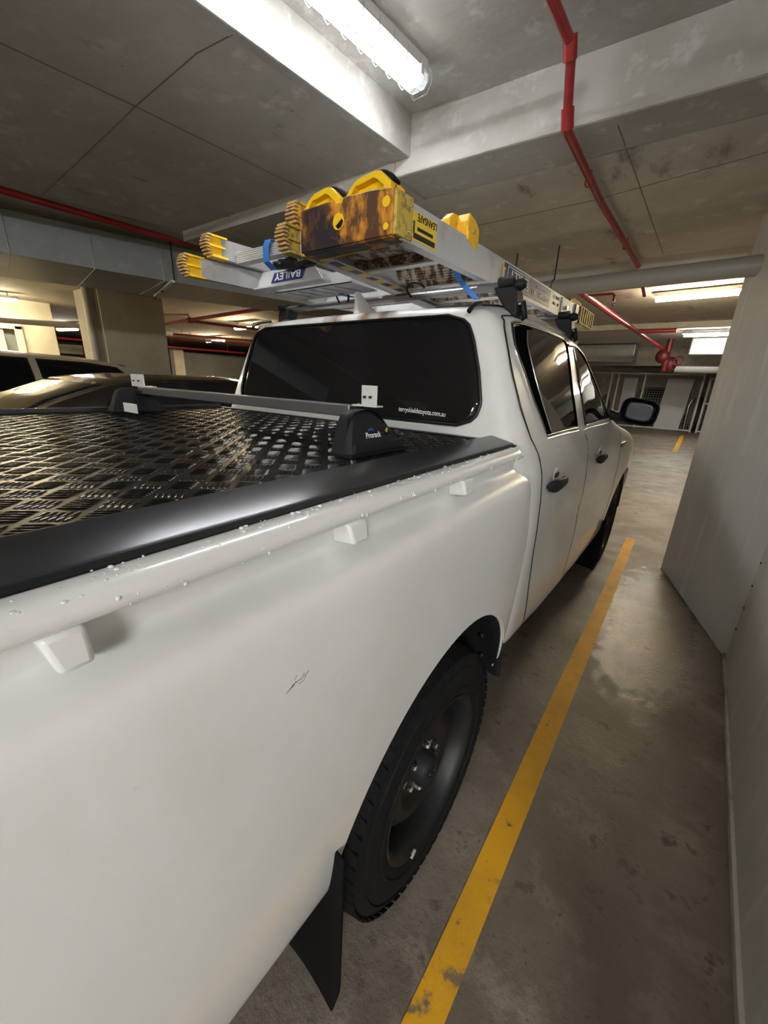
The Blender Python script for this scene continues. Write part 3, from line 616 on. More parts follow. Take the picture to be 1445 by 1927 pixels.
for sx in (1, -1):
    rd = side_patch('rear_door', .475, 1.672, lambda z: f_rd(z)+.004, lambda z: f_bp(z)-.004, 'paint', .0015, ute, sx=sx, solid=0)
    fd = side_patch('front_door', .425, 1.655, lambda z: f_bp(z)+.004, lambda z: max(f_fd(z)-.004, f_bp(z)+.01), 'paint', .0015, ute, sx=sx, solid=0)
    top = [(.66, 1.688), (.80, 1.702), (1.1, 1.712), (1.45, 1.706), (1.70, 1.677)]
    side_line('door_gap', [(f_rd(z), z) for z in (.50, .60, .72, .85, .97, 1.08, 1.15, 1.21, 1.27, 1.33, 1.39, 1.45, 1.50, 1.56, 1.61, 1.645, 1.668)]+[(.635, 1.680)]+top, .0026, 'seal', .0, ute, sx)
    side_line('door_gap', [(f_bp(z), z) for z in (.47, .7, .9, 1.1, 1.25)], .0026, 'seal', 0, ute, sx)
    side_line('door_gap', [(f_fd(z), z) for z in (.42, .6, .8, .95, 1.1, 1.19)], .0026, 'seal', 0, ute, sx)
    # glass
    w1l = lambda z: interp(z, [1.288, 1.302, 1.42, 1.57, 1.63, 1.655, 1.672], [.745, .733, .668, .636, .650, .69, .80]); w1r = lambda z: interp(z, [1.288, 1.435, 1.655, 1.672], [1.235, 1.262, 1.385, 1.36])
    w2l = lambda z: interp(z, [1.285, 1.484, 1.64, 1.665], [1.395, 1.428, 1.50, 1.56]); w2r = lambda z: interp(z, [1.272, 1.36, 1.52, 1.62, 1.665], [2.20, 2.13, 1.95, 1.78, 1.62])
    g1 = side_patch('window_glass', 1.288, 1.672, w1l, w1r, 'sideglass', .004, rd, nz=30, ny=20, sx=sx)
    g2 = side_patch('window_glass', 1.283, 1.665, w2l, w2r, 'sideglass', .004, fd, nz=30, ny=20, sx=sx)
    ROOTLOC[g1.name] = ROOTLOC[g2.name] = ROOTLOC[ute.name]
    # black frames: rear quarter bar, pillars
    side_patch('window_frame', 1.29, 1.668, lambda z: w1l(z)+.0, lambda z: w1l(z)+interp(z, [1.29, 1.45, 1.65], [.05, .075, .11]), 'film', .0065, rd, nz=24, ny=4, sx=sx)
    side_patch('window_frame', 1.29, 1.668, lambda z: w1r(z)-.03, lambda z: w1r(z), 'film', .0065, rd, nz=24, ny=3, sx=sx)
    side_patch('window_frame', 1.285, 1.655, lambda z: w2r(z)-.035, lambda z: w2r(z)+.005, 'film', .0065, fd, nz=24, ny=3, sx=sx)
    side_line('quarter_bar', [(w1l(z)+interp(z, [1.29, 1.45, 1.65], [.052, .078, .113]), z) for z in (1.30, 1.4, 1.5, 1.6, 1.65)], .003, 'chrome', .007, rd, sx)
    o1 = [(w1l(z), z) for z in (1.30, 1.36, 1.42, 1.5, 1.57, 1.61, 1.64)]+[(.69, 1.662), (.80, 1.674), (1.0, 1.678), (1.2, 1.676), (1.36, 1.672)]
    side_line('window_seal', o1, .0055, 'seal', .002, rd, sx)
    side_line('window_trim', [(y-.006 if i < 7 else y, z+(.007 if i >= 6 else 0)) for i, (y, z) in enumerate(o1)], .0028, 'chrome', .003, rd, sx)
    side_line('window_seal', [(w1l(1.29)-.005, 1.287), (1.0, 1.285), (1.23, 1.281)], .006, 'seal', .002, rd, sx)
    side_line('window_trim', [(w1l(1.29)-.005, 1.277), (1.0, 1.274), (1.23, 1.270)], .0035, 'chrome', .003, rd, sx)
    o2 = [(1.41, 1.655), (1.56, 1.662), (1.66, 1.658), (1.78, 1.635), (1.88, 1.58), (1.96, 1.52), (2.05, 1.44), (2.13, 1.36), (2.20, 1.285)]
    side_line('window_seal', o2, .007, 'seal', .002, fd, sx)
    side_line('window_trim', [(y+.012, z+.009) for y, z in o2], .0032, 'chrome', .003, fd, sx)
    side_line('window_trim', [(1.39, 1.267), (1.8, 1.262), (2.21, 1.255)], .0035, 'chrome', .003, fd, sx)
    # roof drip strip
    side_line('roof_strip', [(.60, 1.722), (.8, 1.738), (1.2, 1.749), (1.5, 1.744), (1.72, 1.72), (1.9, 1.675), (2.05, 1.61)], .0035, 'seal', 0, ute, sx)
    # door handles: bowl, strap, keyhole
    for (yc, zc, dr) in ((.745, 1.128, rd), (1.645, 1.108, fd)):
        xs_ = surf(yc, zc)*1.0
        h = MB()
        def H(u, v):
            t = -1+2*u; y = yc+.105*t; a = 2*math.pi*v; fat = max(.02, (1-abs(t)**5))
            hh = (.0205-.0085*t)*fat**.5; ww = .010*fat**.5; out = .006+.026*(1-t**4)
            return Vector((sx*(xs_+out+ww*math.cos(a)), y, zc-.004+.012*t*0+hh*math.sin(a)))
        hd = put('door_handle', h.grid(H, 20, 14), 'textured', dr, smooth=60, label='black pull handle'); 
        put('handle_recess', MB().ball((sx*(xs_-.001), yc+.02, zc+.012), .034, .14, 1.2, .95, 12), 'paint', dr, smooth=60)
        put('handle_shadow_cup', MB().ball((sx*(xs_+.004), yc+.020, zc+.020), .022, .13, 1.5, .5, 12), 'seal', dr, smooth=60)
        if dr is fd: put('key_lock', MB().lathe([(0, .001), (0, .008), (.003, .007), (.003, .001)], (sx*(xs_+.038), yc-.055, zc-.002), 'x', 12, False), 'seal', dr, smooth=40)
# fender badge
put('fender_badge', MB().box((side_x(2.62, 1.08)-.004, 2.54, 1.060), (side_x(2.62, 1.08)+.006, 2.72, 1.092)), 'mirror', ute, bevel=.002, label='small dark silver badge')
# rear window: a dark pane following the cab back, rubber surround, sticker
def rear_y(x, z): return .50+slant(z)-.0+.0
def RW(u, v):
    z = 1.322+(1.680-1.322)*u
    hw = interp(z, [1.322, 1.335, 1.36, 1.40, 1.50, 1.60, 1.645, 1.668, 1.680], [.600, .645, .668, .675, .648, .610, .585, .555, .50])
    x = hw*(2*v-1); y = .497+slant(z)-.004-.008*(1-(x/.7)**2); return Vector((x, y, z))
rw = put('rear_window', MB().grid(RW, 30, 40), 'glass', ute, smooth=60, solid=.006, label='dark tinted rear window')
edge = [RW(0, j/20) for j in range(21)]+[RW(i/20, 1) for i in range(1, 21)]+[RW(1, 1-j/20) for j in range(1, 21)]+[RW(1-i/20, 0) for i in range(1, 20)]
put('window_seal', MB().tube([q+Vector((0, -.001, 0)) for q in edge], .0055, 8, True), 'seal', rw, smooth=60)
text('sticker_lettering', 'terryshieldstoyota.com.au', (.352, .497+slant(1.35)-.0115, 1.352), (1, .02, -.030), (0, .15, 1), .0245, 'labelwhite', rw, bold=.004, squash=.78, label='white web address lettering')
# rubber strips at the rear corners of the roof
for sx in (-1, 1):
    put('roof_ditch_rubber', MB().tube([(sx*.585, .515, 1.684), (sx*.588, .530, 1.700), (sx*.585, .56, 1.712), (sx*.575, .62, 1.725)], .008, 8), 'seal', ute, smooth=60)
# antenna fin
def fin_(u, v):
    t = u; y = .60+.17*t; hgt = .068*(1-t)**.75*(1 if t > .001 else 1); a = 2*math.pi*v; w_ = .030*math.sin(math.pi*min(1, .12+t*.88))**.5
    return Vector((0.01+w_*math.cos(a)*(1 if math.sin(a) < 0 else max(.1, 1-math.sin(a)))+0, y-.0*t, 1.733+max(0, math.sin(a))*hgt))
mb = MB(); pr = [(.605, 1.80), (.612, 1.812), (.628, 1.812), (.66, 1.792), (.70, 1.768), (.75, 1.748), (.79, 1.738)]
N = len(pr)
vs = []
for i, (y, z) in enumerate(pr):
    wd = [.010, .015, .020, .026, .030, .026, .012][i]
    vs += [Vector((.01-wd, y, 1.725)), Vector((.01-wd*.45, y, 1.725+(z-1.725)*.6)), Vector((.01-.004, y, z-.002)), Vector((.01+.004, y, z-.002)), Vector((.01+wd*.45, y, 1.725+(z-1.725)*.6)), Vector((.01+wd, y, 1.725))]
fs = [(i*6+j, i*6+j+1, (i+1)*6+j+1, (i+1)*6+j) for i in range(N-1) for j in range(5)]+[(0, 1, 2, 3, 4, 5)]
mb.add(vs, fs); put('antenna_fin', mb, 'paint', ute, smooth=70)
# mirrors
for sx in (1, -1):
    mb = MB()
    def H(u, v):
        a = 2*math.pi*v; yy = 2.235+.115*u; k = math.sqrt(max(0, 1-(max(0, u-.15)/.85)**2.2))
        ca, sa = math.cos(a), math.sin(a); e = .55
        X = .100*math.copysign(abs(ca)**e, ca)*k; Z = .075*math.copysign(abs(sa)**e, sa)*k
        return Vector((sx*(.972+X+.10*Z), yy, 1.330+Z-.14*X))
    hs = put('wing_mirror', mb.grid(H, 14, 32), 'textured', ute, smooth=60, label='black wing mirror')
    def G(u, v):
        a = 2*math.pi*v; ca, sa = math.cos(a), math.sin(a); e = .55; X = .088*math.copysign(abs(ca)**e, ca)*u; Z = .064*math.copysign(abs(sa)**e, sa)*u
        return Vector((sx*(.972+X+.10*Z), 2.243-.006, 1.330+Z-.14*X))
    ROOTLOC[hs.name] = ROOTLOC[ute.name]
    put('mirror_glass', MB().grid(G, 4, 32), 'mirror', hs, smooth=60, solid=.003)
    put('mirror_rim', MB().add([H(0, 1)*1], []).tube([H(0, j/32)+Vector((0, -.002, 0)) for j in range(32)], .006, 6, True), 'plastic', hs, smooth=60)
    put('mirror_arm', MB().tube([(sx*.80, 2.30, 1.30), (sx*.85, 2.29, 1.29), (sx*.90, 2.28, 1.295)], [.034, .028, .03], 10), 'textured', hs, smooth=60)

# wheels
def wheel(cx, cy, cz, sx, nm='wheel'):
    R = .374; th = []
    ty_ = empty_part = None
    o = MB(); x0 = cx
    prof = [(-.100, .232), (-.110, .250), (-.112, .29), (-.106, .33), (-.094, .358), (-.080, .366), (.080, .366), (.094, .358), (.106, .33), (.112, .29), (.110, .250), (.100, .232)]
    o.lathe([(sx*a, r) for a, r in prof], (cx, cy, cz), 'x', 72, True)
    N = 60
    for i in range(N):
        for (a0, a1, ph, ln) in ((-.100, -.062, 0, .72), (-.052, -.012, .5, .78), (-.002, .036, .1, .78), (.046, .104, .6, .70)):
            t0 = (i+ph)*2*math.pi/N; dt = ln*2*math.pi/N; vv = []
            for tt, sk in ((t0, 0), (t0+dt, 0)):
                for a in (a0, a1):
                    for r in (.362, R if abs(a) < .09 else .366):
                        q = tt+(a-a0)*1.2; rr = r if not (abs(a) > .095) else r-.004
                        vv.append(Vector((cx+sx*a, cy+rr*math.cos(q), cz+rr*math.sin(q))))
            o.add(vv, [(0, 1, 3, 2), (4, 6, 7, 5), (0, 4, 5, 1), (2, 3, 7, 6), (1, 5, 7, 3), (0, 2, 6, 4)])
    t = put('tyre', o, 'rubber', ute, smooth=35)
    ROOTLOC[t.name] = ROOTLOC[ute.name]
    put('sidewall_rib', MB().lathe([(sx*.109, .262), (sx*.1145, .264), (sx*.1145, .268), (sx*.110, .270)], (cx, cy, cz), 'x', 72).lathe([(sx*.108, .322), (sx*.111, .324), (sx*.110, .328), (sx*.105, .33)], (cx, cy, cz), 'x', 72), 'rubber', t, smooth=40)
    rim = MB().lathe([(sx*.100, .236), (sx*.106, .238), (sx*.108, .232), (sx*.100, .222), (sx*.085, .214), (sx*.040, .205), (sx*-.10, .200), (sx*-.105, .236)], (cx, cy, cz), 'x', 72)
    rim = put('rim', rim, 'steelblack', ute, smooth=40); ROOTLOC[rim.name] = ROOTLOC[ute.name]
    # disc with ten oval vent holes
    d = MB(); NH = 10; pr = [(.024, .206), (.030, .185), (.052, .170), (.066, .150), (.070, .128), (.060, .110), (.046, .098), (.042, .080), (.046, .062), (.050, .045), (.050, .0)]
    def D(u, v):
        i = u*(len(pr)-1); j = min(int(i), len(pr)-2); f = i-j
        a = pr[j][0]*(1-f)+pr[j+1][0]*f; r = pr[j][1]*(1-f)+pr[j+1][1]*f; an = 2*math.pi*v
        return Vector((cx+sx*a, cy+r*math.cos(an), cz+r*math.sin(an)))
    nu, nv = 20, 80; g = MB().grid(D, nu, nv)
    keep = []
    for f in g.f:
        c = sum((g.v[i] for i in f), Vector())/4; r = math.hypot(c.y-cy, c.z-cz); an = math.atan2(c.z-cz, c.y-cy)
        ph = (an*NH/(2*math.pi)) % 1
        if .155 < r < .190 and .28 < ph < .72: continue
        keep.append(f)
    g.f = keep
    put('wheel_disc', g, 'steelblack', rim, smooth=50, solid=.005)
    put('centre_cap', MB().lathe([(sx*.030, .050), (sx*.078, .047), (sx*.090, .040), (sx*.094, .030), (sx*.094, .001)], (cx, cy, cz), 'x', 32, False), 'textured', rim, smooth=40)
    put('cap_emblem', MB().tube([(cx+sx*.0945, cy+.018*math.cos(a/16*6.283), cz+.013*math.sin(a/16*6.283)) for a in range(16)], .0018, 6, True).tube([(cx+sx*.0945, cy+.006*math.cos(a/16*6.283), cz+.012*math.sin(a/16*6.283)) for a in range(16)], .0016, 6, True).tube([(cx+sx*.0945, cy+.013*math.cos(a/16*6.283), cz+.005+.006*math.sin(a/16*6.283)) for a in range(16)], .0016, 6, True), 'mirror', rim, smooth=60, label='oval ring emblem')
    for i in range(6):
        a = math.radians(60*i+18); y, z = cy+.070*math.cos(a), cz+.070*math.sin(a)
        put('wheel_nut', MB().lathe([(sx*.040, .013), (sx*.048, .0125), (sx*.050, .010), (sx*.066, .0095), (sx*.071, .006), (sx*.072, .0005)], (cx, y, z), 'x', 6, False), 'chrome', rim, smooth=30)
    for i in range(5):
        pass
    put('balance_weight', MB().box((-.004, -.012, -.006), (.004, .012, .006), Matrix.Translation((cx+sx*.108, cy-.10, cz-.207)) @ Matrix.Rotation(math.radians(26), 4, 'X')), 'wire', rim, bevel=.002, label='grey clip-on weight')
    put('brake_drum', MB().lathe([(sx*-.10, .17), (sx*.0, .17), (sx*.0, .02)], (cx, cy, cz), 'x', 32, False), 'dark', rim, smooth=40)
wheel(.772, 0, .374, 1); wheel(-.772, 0, .374, -1); wheel(.772, 2.98, .374, 1); wheel(-.772, 2.98, .374, -1)
# mud flaps
for sx in (1, -1):
    for (yy, zt_) in ((-.425, .60), (2.52, .50)):
        def F(u, v):
            z = zt_+( .085-zt_)*u; x = interp(v, [0, 1], [.63, .905 if u < .8 else .905-.02*(u-.8)/.2]); b = .0
            return Vector((sx*x, yy-.015*u+.012*math.sin(v*3.1), z-.02*math.sin(v*3.14)*0+(.03*(1-v) if u > .95 else 0)))
        put('mud_flap', MB().grid(F, 16, 10), 'flap', ute, smooth=60, solid=.006)
# underbody, bumper
put('chassis', MB().box((-.55, -1.1, .42), (.55, 3.9, .54)).box((-.50, -.08, .30), (.50, .08, .44)), 'dark', ute)
put('rear_bumper', MB().box((-.80, -1.36, .50), (.80, -1.20, .70)), 'textured', ute, bevel=.02)
# tie-down hooks under the rail
for y, hs_ in ((-.726, .6), (-.374, .8), (-.008, .95)):
    mb = MB(); k = 0
    top_, bot = (-.040, .040), (-.026, .026)
    P = [(.848, y-.030*hs_, 1.264), (.848, y+.026*hs_, 1.264), (.8865, y+.026*hs_, 1.264), (.8865, y-.028*hs_, 1.264), (.846, y-.016*hs_, 1.222), (.846, y+.028*hs_, 1.222), (.890, y+.028*hs_, 1.228), (.890, y-.014*hs_, 1.228)]
    mb.add(P, [(0, 1, 2, 3), (4, 7, 6, 5), (0, 4, 5, 1), (1, 5, 6, 2), (2, 6, 7, 3), (3, 7, 4, 0)])
    put('tie_down_hook', mb, 'paint', ute, bevel=.005, smooth=40)
# water drops on the rail and door
mb = MB()
rd_ = random.Random(3)
for i in range(330):
    y = -.9+1.25*rd_.random(); r = .0011+.0022*rd_.random()**3; t = rd_.random()
    if t < .8: x, z, sxx, szz = .846+.036*rd_.random(), 1.2905, 1, .45
    else: x, z, sxx, szz = .889, 1.266+.014*rd_.random(), .45, 1
    if x > .872 and szz < 1: z = 1.2905-(x-.872)*.4
    mb.ball((x, y, z), r, sxx, 1, szz, 5)
o = put('water_drops', mb, 'drop', ute, smooth=80); o['kind'] = 'stuff'
mb = MB()
for i in range(260):
    y = .56+1.6*rd_.random(); z = .95+.72*rd_.random(); r = .0008+.0014*rd_.random()**2; s = surf(y, z); mb.ball((s+.0025, y, z), r, .5, 1, 1, 4)
o = put('water_drops', mb, 'drop', ute, smooth=80); o['kind'] = 'stuff'
# scuff on the tub side
mb = MB()
for i in range(9):
    a = Vector((.9055, -.535+.004*i+.004*rd_.random(), 1.075+.003*rd_.random()*i)); mb.bar(a, a+Vector((0, .012*rd_.random()+.003, .006*rd_.random())), .0006, .0006)
put('scuff_mark', mb, 'bargrey', ute)

# ------------------------------------------------------------------ tray cover
tc = empty('tray_cover', (0, -.4, 1.27), 'hard black chequer-plate cover with a smooth black edge frame, on the ute tub', 'tray cover')
CZ = 1.294
put('plate_sheet', MB().box((-.76, -1.18, 1.272), (.76, .40, CZ)), 'plate', tc)
mb = MB(); pitch = .0475; s2 = math.sqrt(.5)
for i in range(-34, 35):
    for j in range(-34, 35):
        cx_, cy_ = (i-j)*pitch*s2, -.4+(i+j)*pitch*s2
        if abs(cx_) > .775 or not (-1.17 < cy_ < .385): continue
        d = Vector((s2, s2, 0)) if (i+j) % 2 else Vector((-s2, s2, 0)); e = Vector((-d.y, d.x, 0))
        for q in range(-2, 3):
            c = Vector((cx_, cy_, CZ))+e*(q*.0086); hl, hw, hh = .0195, .0026, .0015
            if c.x+hl*.7 > .752 or c.x-hl*.7 < -.752: 
                continue
            vv = [c-d*hl]
            for t, ww in ((-.72, .75), (0, 1), (.72, .75)):
                vv += [c+d*hl*t-e*hw*ww, c+d*hl*t-e*hw*ww*.45+Vector((0, 0, hh*ww)), c+d*hl*t+e*hw*ww*.45+Vector((0, 0, hh*ww)), c+d*hl*t+e*hw*ww]
            vv.append(c+d*hl)
            ff = [(0, 2, 1), (0, 3, 2), (0, 4, 3)]+[(1+4*a+b, 2+4*a+b, 6+4*a+b, 5+4*a+b) for a in (0, 1) for b in range(3)]+[(9, 10, 13), (10, 11, 13), (11, 12, 13)]
            mb.add(vv, ff)
me_ = bpy.data.meshes.new('tread_bars'); base = ROOTLOC[tc.name]; me_.from_pydata([tuple(q-base) for q in mb.v], [], mb.f); me_.shade_smooth(); me_.materials.append(M['plate_bar'])
o = bpy.data.objects.new('tread_pattern', me_); COL.objects.link(o); o.parent = tc
for sx in (1, -1):
    pr = [(.750, CZ-.004), (.752, CZ+.012), (.756, CZ+.0155), (.761, CZ+.0155), (.825, CZ+.0005), (.830, CZ-.0012), (.833, CZ-.003), (.830, CZ-.0045), (.838, CZ-.005), (.840, CZ-.010), (.80, CZ-.012)]
    mb = MB().prism([(sx*x, -1.20, z) for x, z in pr], (0, 1.575+.03, 0)); put('side_rail', mb, 'anod', tc, smooth=25)
    put('rubber_lip', MB().prism([(sx*x, -1.20, z) for x, z in [(.80, 1.286), (.845, 1.2875), (.847, 1.291), (.836, 1.292), (.80, 1.292)]], (0, 1.59, 0)), 'rubber', tc)
put('end_rail', MB().box((-.75, .385, 1.28), (.75, .41, CZ+.004)), 'anod', tc, bevel=.003)
put('end_rail', MB().box((-.75, -1.20, 1.28), (.75, -1.16, CZ+.006)), 'anod', tc, bevel=.003)

# ------------------------------------------------------------------ load bar across the tray cover
lb = empty('load_bar', (0, -.03, CZ), 'grey load bar on black feet across the tray cover, upright white end plates', 'load bar')
put('crossbar', MB().box((-.60, -.052, 1.371), (.575, -.008, 1.399)), 'bargrey', lb, bevel=.003)
put('bar_end_cap', MB().box((.575, -.050, 1.373), (.590, -.010, 1.397)), 'plastic', lb, bevel=.002)
for (x0, x1, nm) in ((.599, .646, 0), (-.690, -.570, 1)):
    pl = MB().box((x0, -.036, 1.400), (x1, -.032, 1.447)); pl = put('end_plate', pl, 'platewhite', lb, bevel=.0015, label='white upright plate'); ROOTLOC[pl.name] = ROOTLOC[lb.name]
    put('plate_foot', MB().box((x0-.03 if nm == 0 else x0, -.036, 1.398), (x1 if nm == 0 else x1+.05, -.010, 1.4015)), 'platewhite', pl)
    for t in (.30, .68):
        xx = x0+(x1-x0)*t; put('hole', MB().lathe([(-.0375+.03, .0001), (-.0375+.03, .0028), (-.002, .0028), (-.002, .0001)], (xx, -.0365+.0, 1.421), 'y', 12, False), 'seal', pl)
    for t in (.0, .014):
        put('rivet', MB().ball(((x0-.018+t) if nm == 0 else x1+.02+t, -.024, 1.402), .003), 'chrome', pl, smooth=60)
def load_foot(sx):
    ft = MB()
    x0 = .665
    # wedge-shaped foot: profile in (y,z), swept across x with a bowed outer face
    pf = spline([(-.150, 1.303), (-.142, 1.330), (-.128, 1.368), (-.112, 1.388), (-.070, 1.394), (-.035, 1.388), (.000, 1.364), (.030, 1.335), (.048, 1.308), (.050, 1.296)], 3)
    def F(u, v):
        i = u*(len(pf)-1); j = min(int(i), len(pf)-2); f = i-j; y = pf[j][0]*(1-f)+pf[j+1][0]*f; z = pf[j][1]*(1-f)+pf[j+1][1]*f
        x = [.610, .625, .645, .660, .672][min(4, int(v*4+.001))]; q = [.0, .0, .0, .0, .004][min(4, int(v*4+.001))]
        zz = z-(.010 if v > .99 else 0)*(z-1.296)/.1; x += -.03*(z-1.296)/.1*(1 if v > .5 else 0)
        return Vector((sx*x, y+(.004 if v > .99 else 0)*(-1 if y > -.05 else 1), zz))
    g = MB().grid(F, len(pf)-1, 4)
    nn = len(pf); g.add([F(i/(nn-1), 1) for i in range(nn)], [tuple(range(nn))]); g.add([F(i/(nn-1), 0) for i in range(nn)], [tuple(range(nn))])
    f_ = put('bar_foot', g, 'textured', lb, smooth=35, label='black plastic foot with small white lettering' if sx > 0 else 'black plastic foot'); ROOTLOC[f_.name] = ROOTLOC[lb.name]
    put('foot_base', MB().box((sx*.605 if sx > 0 else -.675, -.155, 1.293), (.675 if sx > 0 else -.605, .055, 1.303)), 'rubber', f_, bevel=.004)
    put('foot_skirt', MB().prism([(sx*.660, -.145, 1.303), (sx*.675, -.145, 1.303), (sx*.675, -.138, 1.322), (sx*.666, -.138, 1.324)], (0, .185, 0)), 'textured', f_, bevel=.001)
    put('saddle', MB().box((sx*.56 if sx > 0 else -.62, -.06, 1.368), (.62 if sx > 0 else -.56, -.0, 1.384)), 'plastic', f_, bevel=.004)
    if sx > 0:
        up_ = Vector((-.28, 0, 1)); rr = Vector((0, 1, 0)); 
        ox = lambda z: .6725-.03*(z-1.296)/.1+.0005
        text('foot_lettering', 'Prorack', (ox(1.335)+.0, -.089, 1.3325), rr, up_, .0185, 'labelwhite', f_, bold=.012, squash=.92, label='white lettering')
        put('logo_arcs', MB().tube([(ox(1.35), -.068+.010*math.cos(a), 1.348+.004*math.sin(a)) for a in [math.pi*i/8 for i in range(9)]], .0008, 5).tube([(ox(1.352), -.068+.006*math.cos(a), 1.348+.002*math.sin(a)) for a in [math.pi*i/8 for i in range(9)]], .0007, 5), 'strap', f_)
        put('lock_recess', MB().ball((.664, -.0135, 1.345), .0105, .25, 1, 1, 10), 'seal', f_, smooth=60)
        put('lock_barrel', MB().ball((.6655, -.018, 1.347), .006, .25, .7, 1, 8), 'yellowdirty', f_, smooth=60)
    else:
        for (y0, z0) in ((-.13, 1.305),):
            put('label_plate', MB().box((-.475, -.160, 1.312), (-.360, -.157, 1.345)), 'platewhite', f_, bevel=.001)
load_foot(1); load_foot(-1)

# ------------------------------------------------------------------ roof racks
AERO = [(-.033, 0), (-.028, .010), (-.010, .015), (.012, .013), (.030, .004), (.033, -.002), (.028, -.009), (.005, -.013), (-.024, -.011)]
def roof_rack(y, label, z=1.802):
    r = empty('roof_rack', (0, y, 1.72), label, 'roof rack', None)
    put('crossbar', MB().beam((-.64, y, z), (.64, y, z), AERO), 'bargrey', r, smooth=40)
    for sx in (1, -1):
        rt_ = z-.012; zr_ = 1.72-.0
        put('rack_foot', MB().prism([(sx*.565, y-.035, rt_+.004), (sx*.645, y-.035, rt_+.004), (sx*.655, y-.035, rt_-.02), (sx*.665, y-.035, zr_-.022), (sx*.655, y-.035, zr_-.030), (sx*.612, y-.035, zr_+.006), (sx*.585, y-.035, rt_-.028)], (0, .075, 0)), 'textured', r, bevel=.008, smooth=40)
        put('clamp_hook', MB().tube([(sx*.66, y+.01, 1.745), (sx*.672, y+.01, 1.715), (sx*.680, y+.012, 1.695), (sx*.668, y+.012, 1.688)], [.016, .014, .010, .006], 8), 'plastic', r, smooth=60)
        put('bar_cap', MB().tube([(sx*.64, y, z), (sx*.66, y, z), (sx*.675, y, z-.002)], [.020, .019, .010], 10), 'plastic', r, smooth=60)
        put('clamp_knob', MB().tube([(sx*.585, y-.03, z+.006), (sx*.64, y-.03, z+.008)], .017, 10), 'textured', r, smooth=50)
        put('key_lock', MB().ball((sx*.668, y-.028, 1.735), .006), 'chrome', r, smooth=60)
    return r
roof_rack(.765, 'rear roof bar on black feet, just above the rear window')
roof_rack(1.56, 'front roof bar on black feet, half hidden beneath the ladders')

# ------------------------------------------------------------------ platform ladder with yellow head, lying upside down on the racks
lad = empty('platform_ladder', (.32, 1.3, 1.83), 'aluminium platform ladder with stained orange head and dirty treads, right side of roof', 'ladder')
def ch(wd, h, t=.003, s=1):    # channel profile, web on the +u side, flanges turned back
    return [(s*0, 0), (s*0, h), (-s*wd, h), (-s*wd, h-t), (-s*t, h-t), (-s*t, t), (-s*wd, t), (-s*wd, 0)]
xr = lambda y: .500+.030*(y-.28); xl = lambda y: .150-.090*(y-.28)
rr_ = put('side_rail', MB().beam((xr(.24), .24, 1.83), (xr(2.15), 2.15, 1.83), ch(.034, .098)), 'alupale', lad)
ll_ = put('side_rail', MB().beam((xl(.24), .24, 1.83), (xl(2.15), 2.15, 1.83), ch(.046, .098, s=-1)), 'alupale', lad)
put('rear_rail', MB().beam((xr(.75)-.040, .75, 1.90), (xr(2.12)-.045, 2.12, 1.90), ch(.03, .055)), 'alu', lad)
for r_ in (rr_, ll_): ROOTLOC[r_.name] = ROOTLOC[lad.name]
# checked tape under the left rail
for i in range(12):
    y = .31+.052*i; a, b = (xl(y)+.020, y, 1.829), (xl(y+.052)+.020, y+.052, 1.829)
    if i >= 10: continue
    put('tape_square', MB().bar(a, b, .032, .0014), 'navy' if i % 2 == 0 else 'labelyellow', ll_)
put('tape_strip', MB().bar((xl(.83)+.020, .83, 1.829), (xl(1.15)+.020, 1.15, 1.829), .032, .0014), 'navy', ll_)
for i, y in enumerate((.475, .79, 1.10, 1.42, 1.74)):
    a, b = xl(y)+.004, xr(y)-.004
    mb = MB()
    # ribbed tread standing on edge: corrugated face towards the rear of the ute
    pr = []
    for k in range(10):
        z = 1.838+.0082*k; pr += [(y-.002, z), (y-.006, z+.002), (y-.006, z+.0055), (y-.002, z+.007)]
    pr = [(py-.05*((pz-1.838)/.082), pz) for py, pz in pr]
    top = pr[-1]; bot = pr[0]
    mb.prism([(a, py, pz) for py, pz in pr]+[(a, top[0]+.03, top[1]), (a, top[0]+.03, top[1]-.003), (a, top[0]+.004, top[1]-.003), (a, bot[0]+.004, bot[1]+.003), (a, bot[0]+.03, bot[1]+.003), (a, bot[0]+.03, bot[1])], (b-a, 0, 0))
    put('tread', mb, 'treaddirt', lad)
    put('tread_edge', MB().box((a, y-.004, 1.832), (b, y+.030, 1.838)), 'alupale', lad)
# platform plate under the head
put('platform', MB().box((xl(.33)+.01, .285, 1.862), (xr(.33)-.006, .475, 1.868)).box((xl(.33)+.01, .30, 1.868), (xl(.33)+.07, .46, 1.90)), 'treaddirt', lad)
# head cap
hd = put('ladder_head', MB().prism([(.135, .20, 1.834), (.495, .20, 1.832), (.495, .20, 1.938), (.415, .20, 1.946), (.405, .20, 1.946), (.318, .20, 1.950), (.312, .20, 1.938), (.285, .20, 1.938), (.278, .20, 1.950), (.135, .20, 1.948)], (0, .012, 0)), 'headstain', lad, bevel=.003, label='orange plastic head face, heavily stained')
ROOTLOC[hd.name] = ROOTLOC[lad.name]
put('head_side', MB().box((.486, .205, 1.833), (.504, .285, 1.936)), 'yellowdirty', hd, bevel=.003)
put('head_side', MB().box((.128, .205, 1.826), (.146, .30, 1.940)), 'yellowdirty', hd, bevel=.003)
put('head_underside', MB().box((.14, .205, 1.828), (.49, .265, 1.838)), 'headstain', hd, bevel=.003)
put('head_lip', MB().tube([(.15, .268, 1.830), (.49, .262, 1.832)], .004, 8), 'yellowbright', hd)
put('hook_hole', MB().lathe([(-.003, .0001), (-.003, .021), (0, .021), (0, .0001)], (.300, .200, 1.892), 'y', 24, False), 'yellowbright', hd)
put('hole_shadow', MB().prism([(.290, .1965, 1.882), (.315, .1965, 1.897), (.320, .1965, 1.890), (.314, .1965, 1.878), (.300, .1965, 1.873)], (0, .0012, 0)), 'seal', hd)
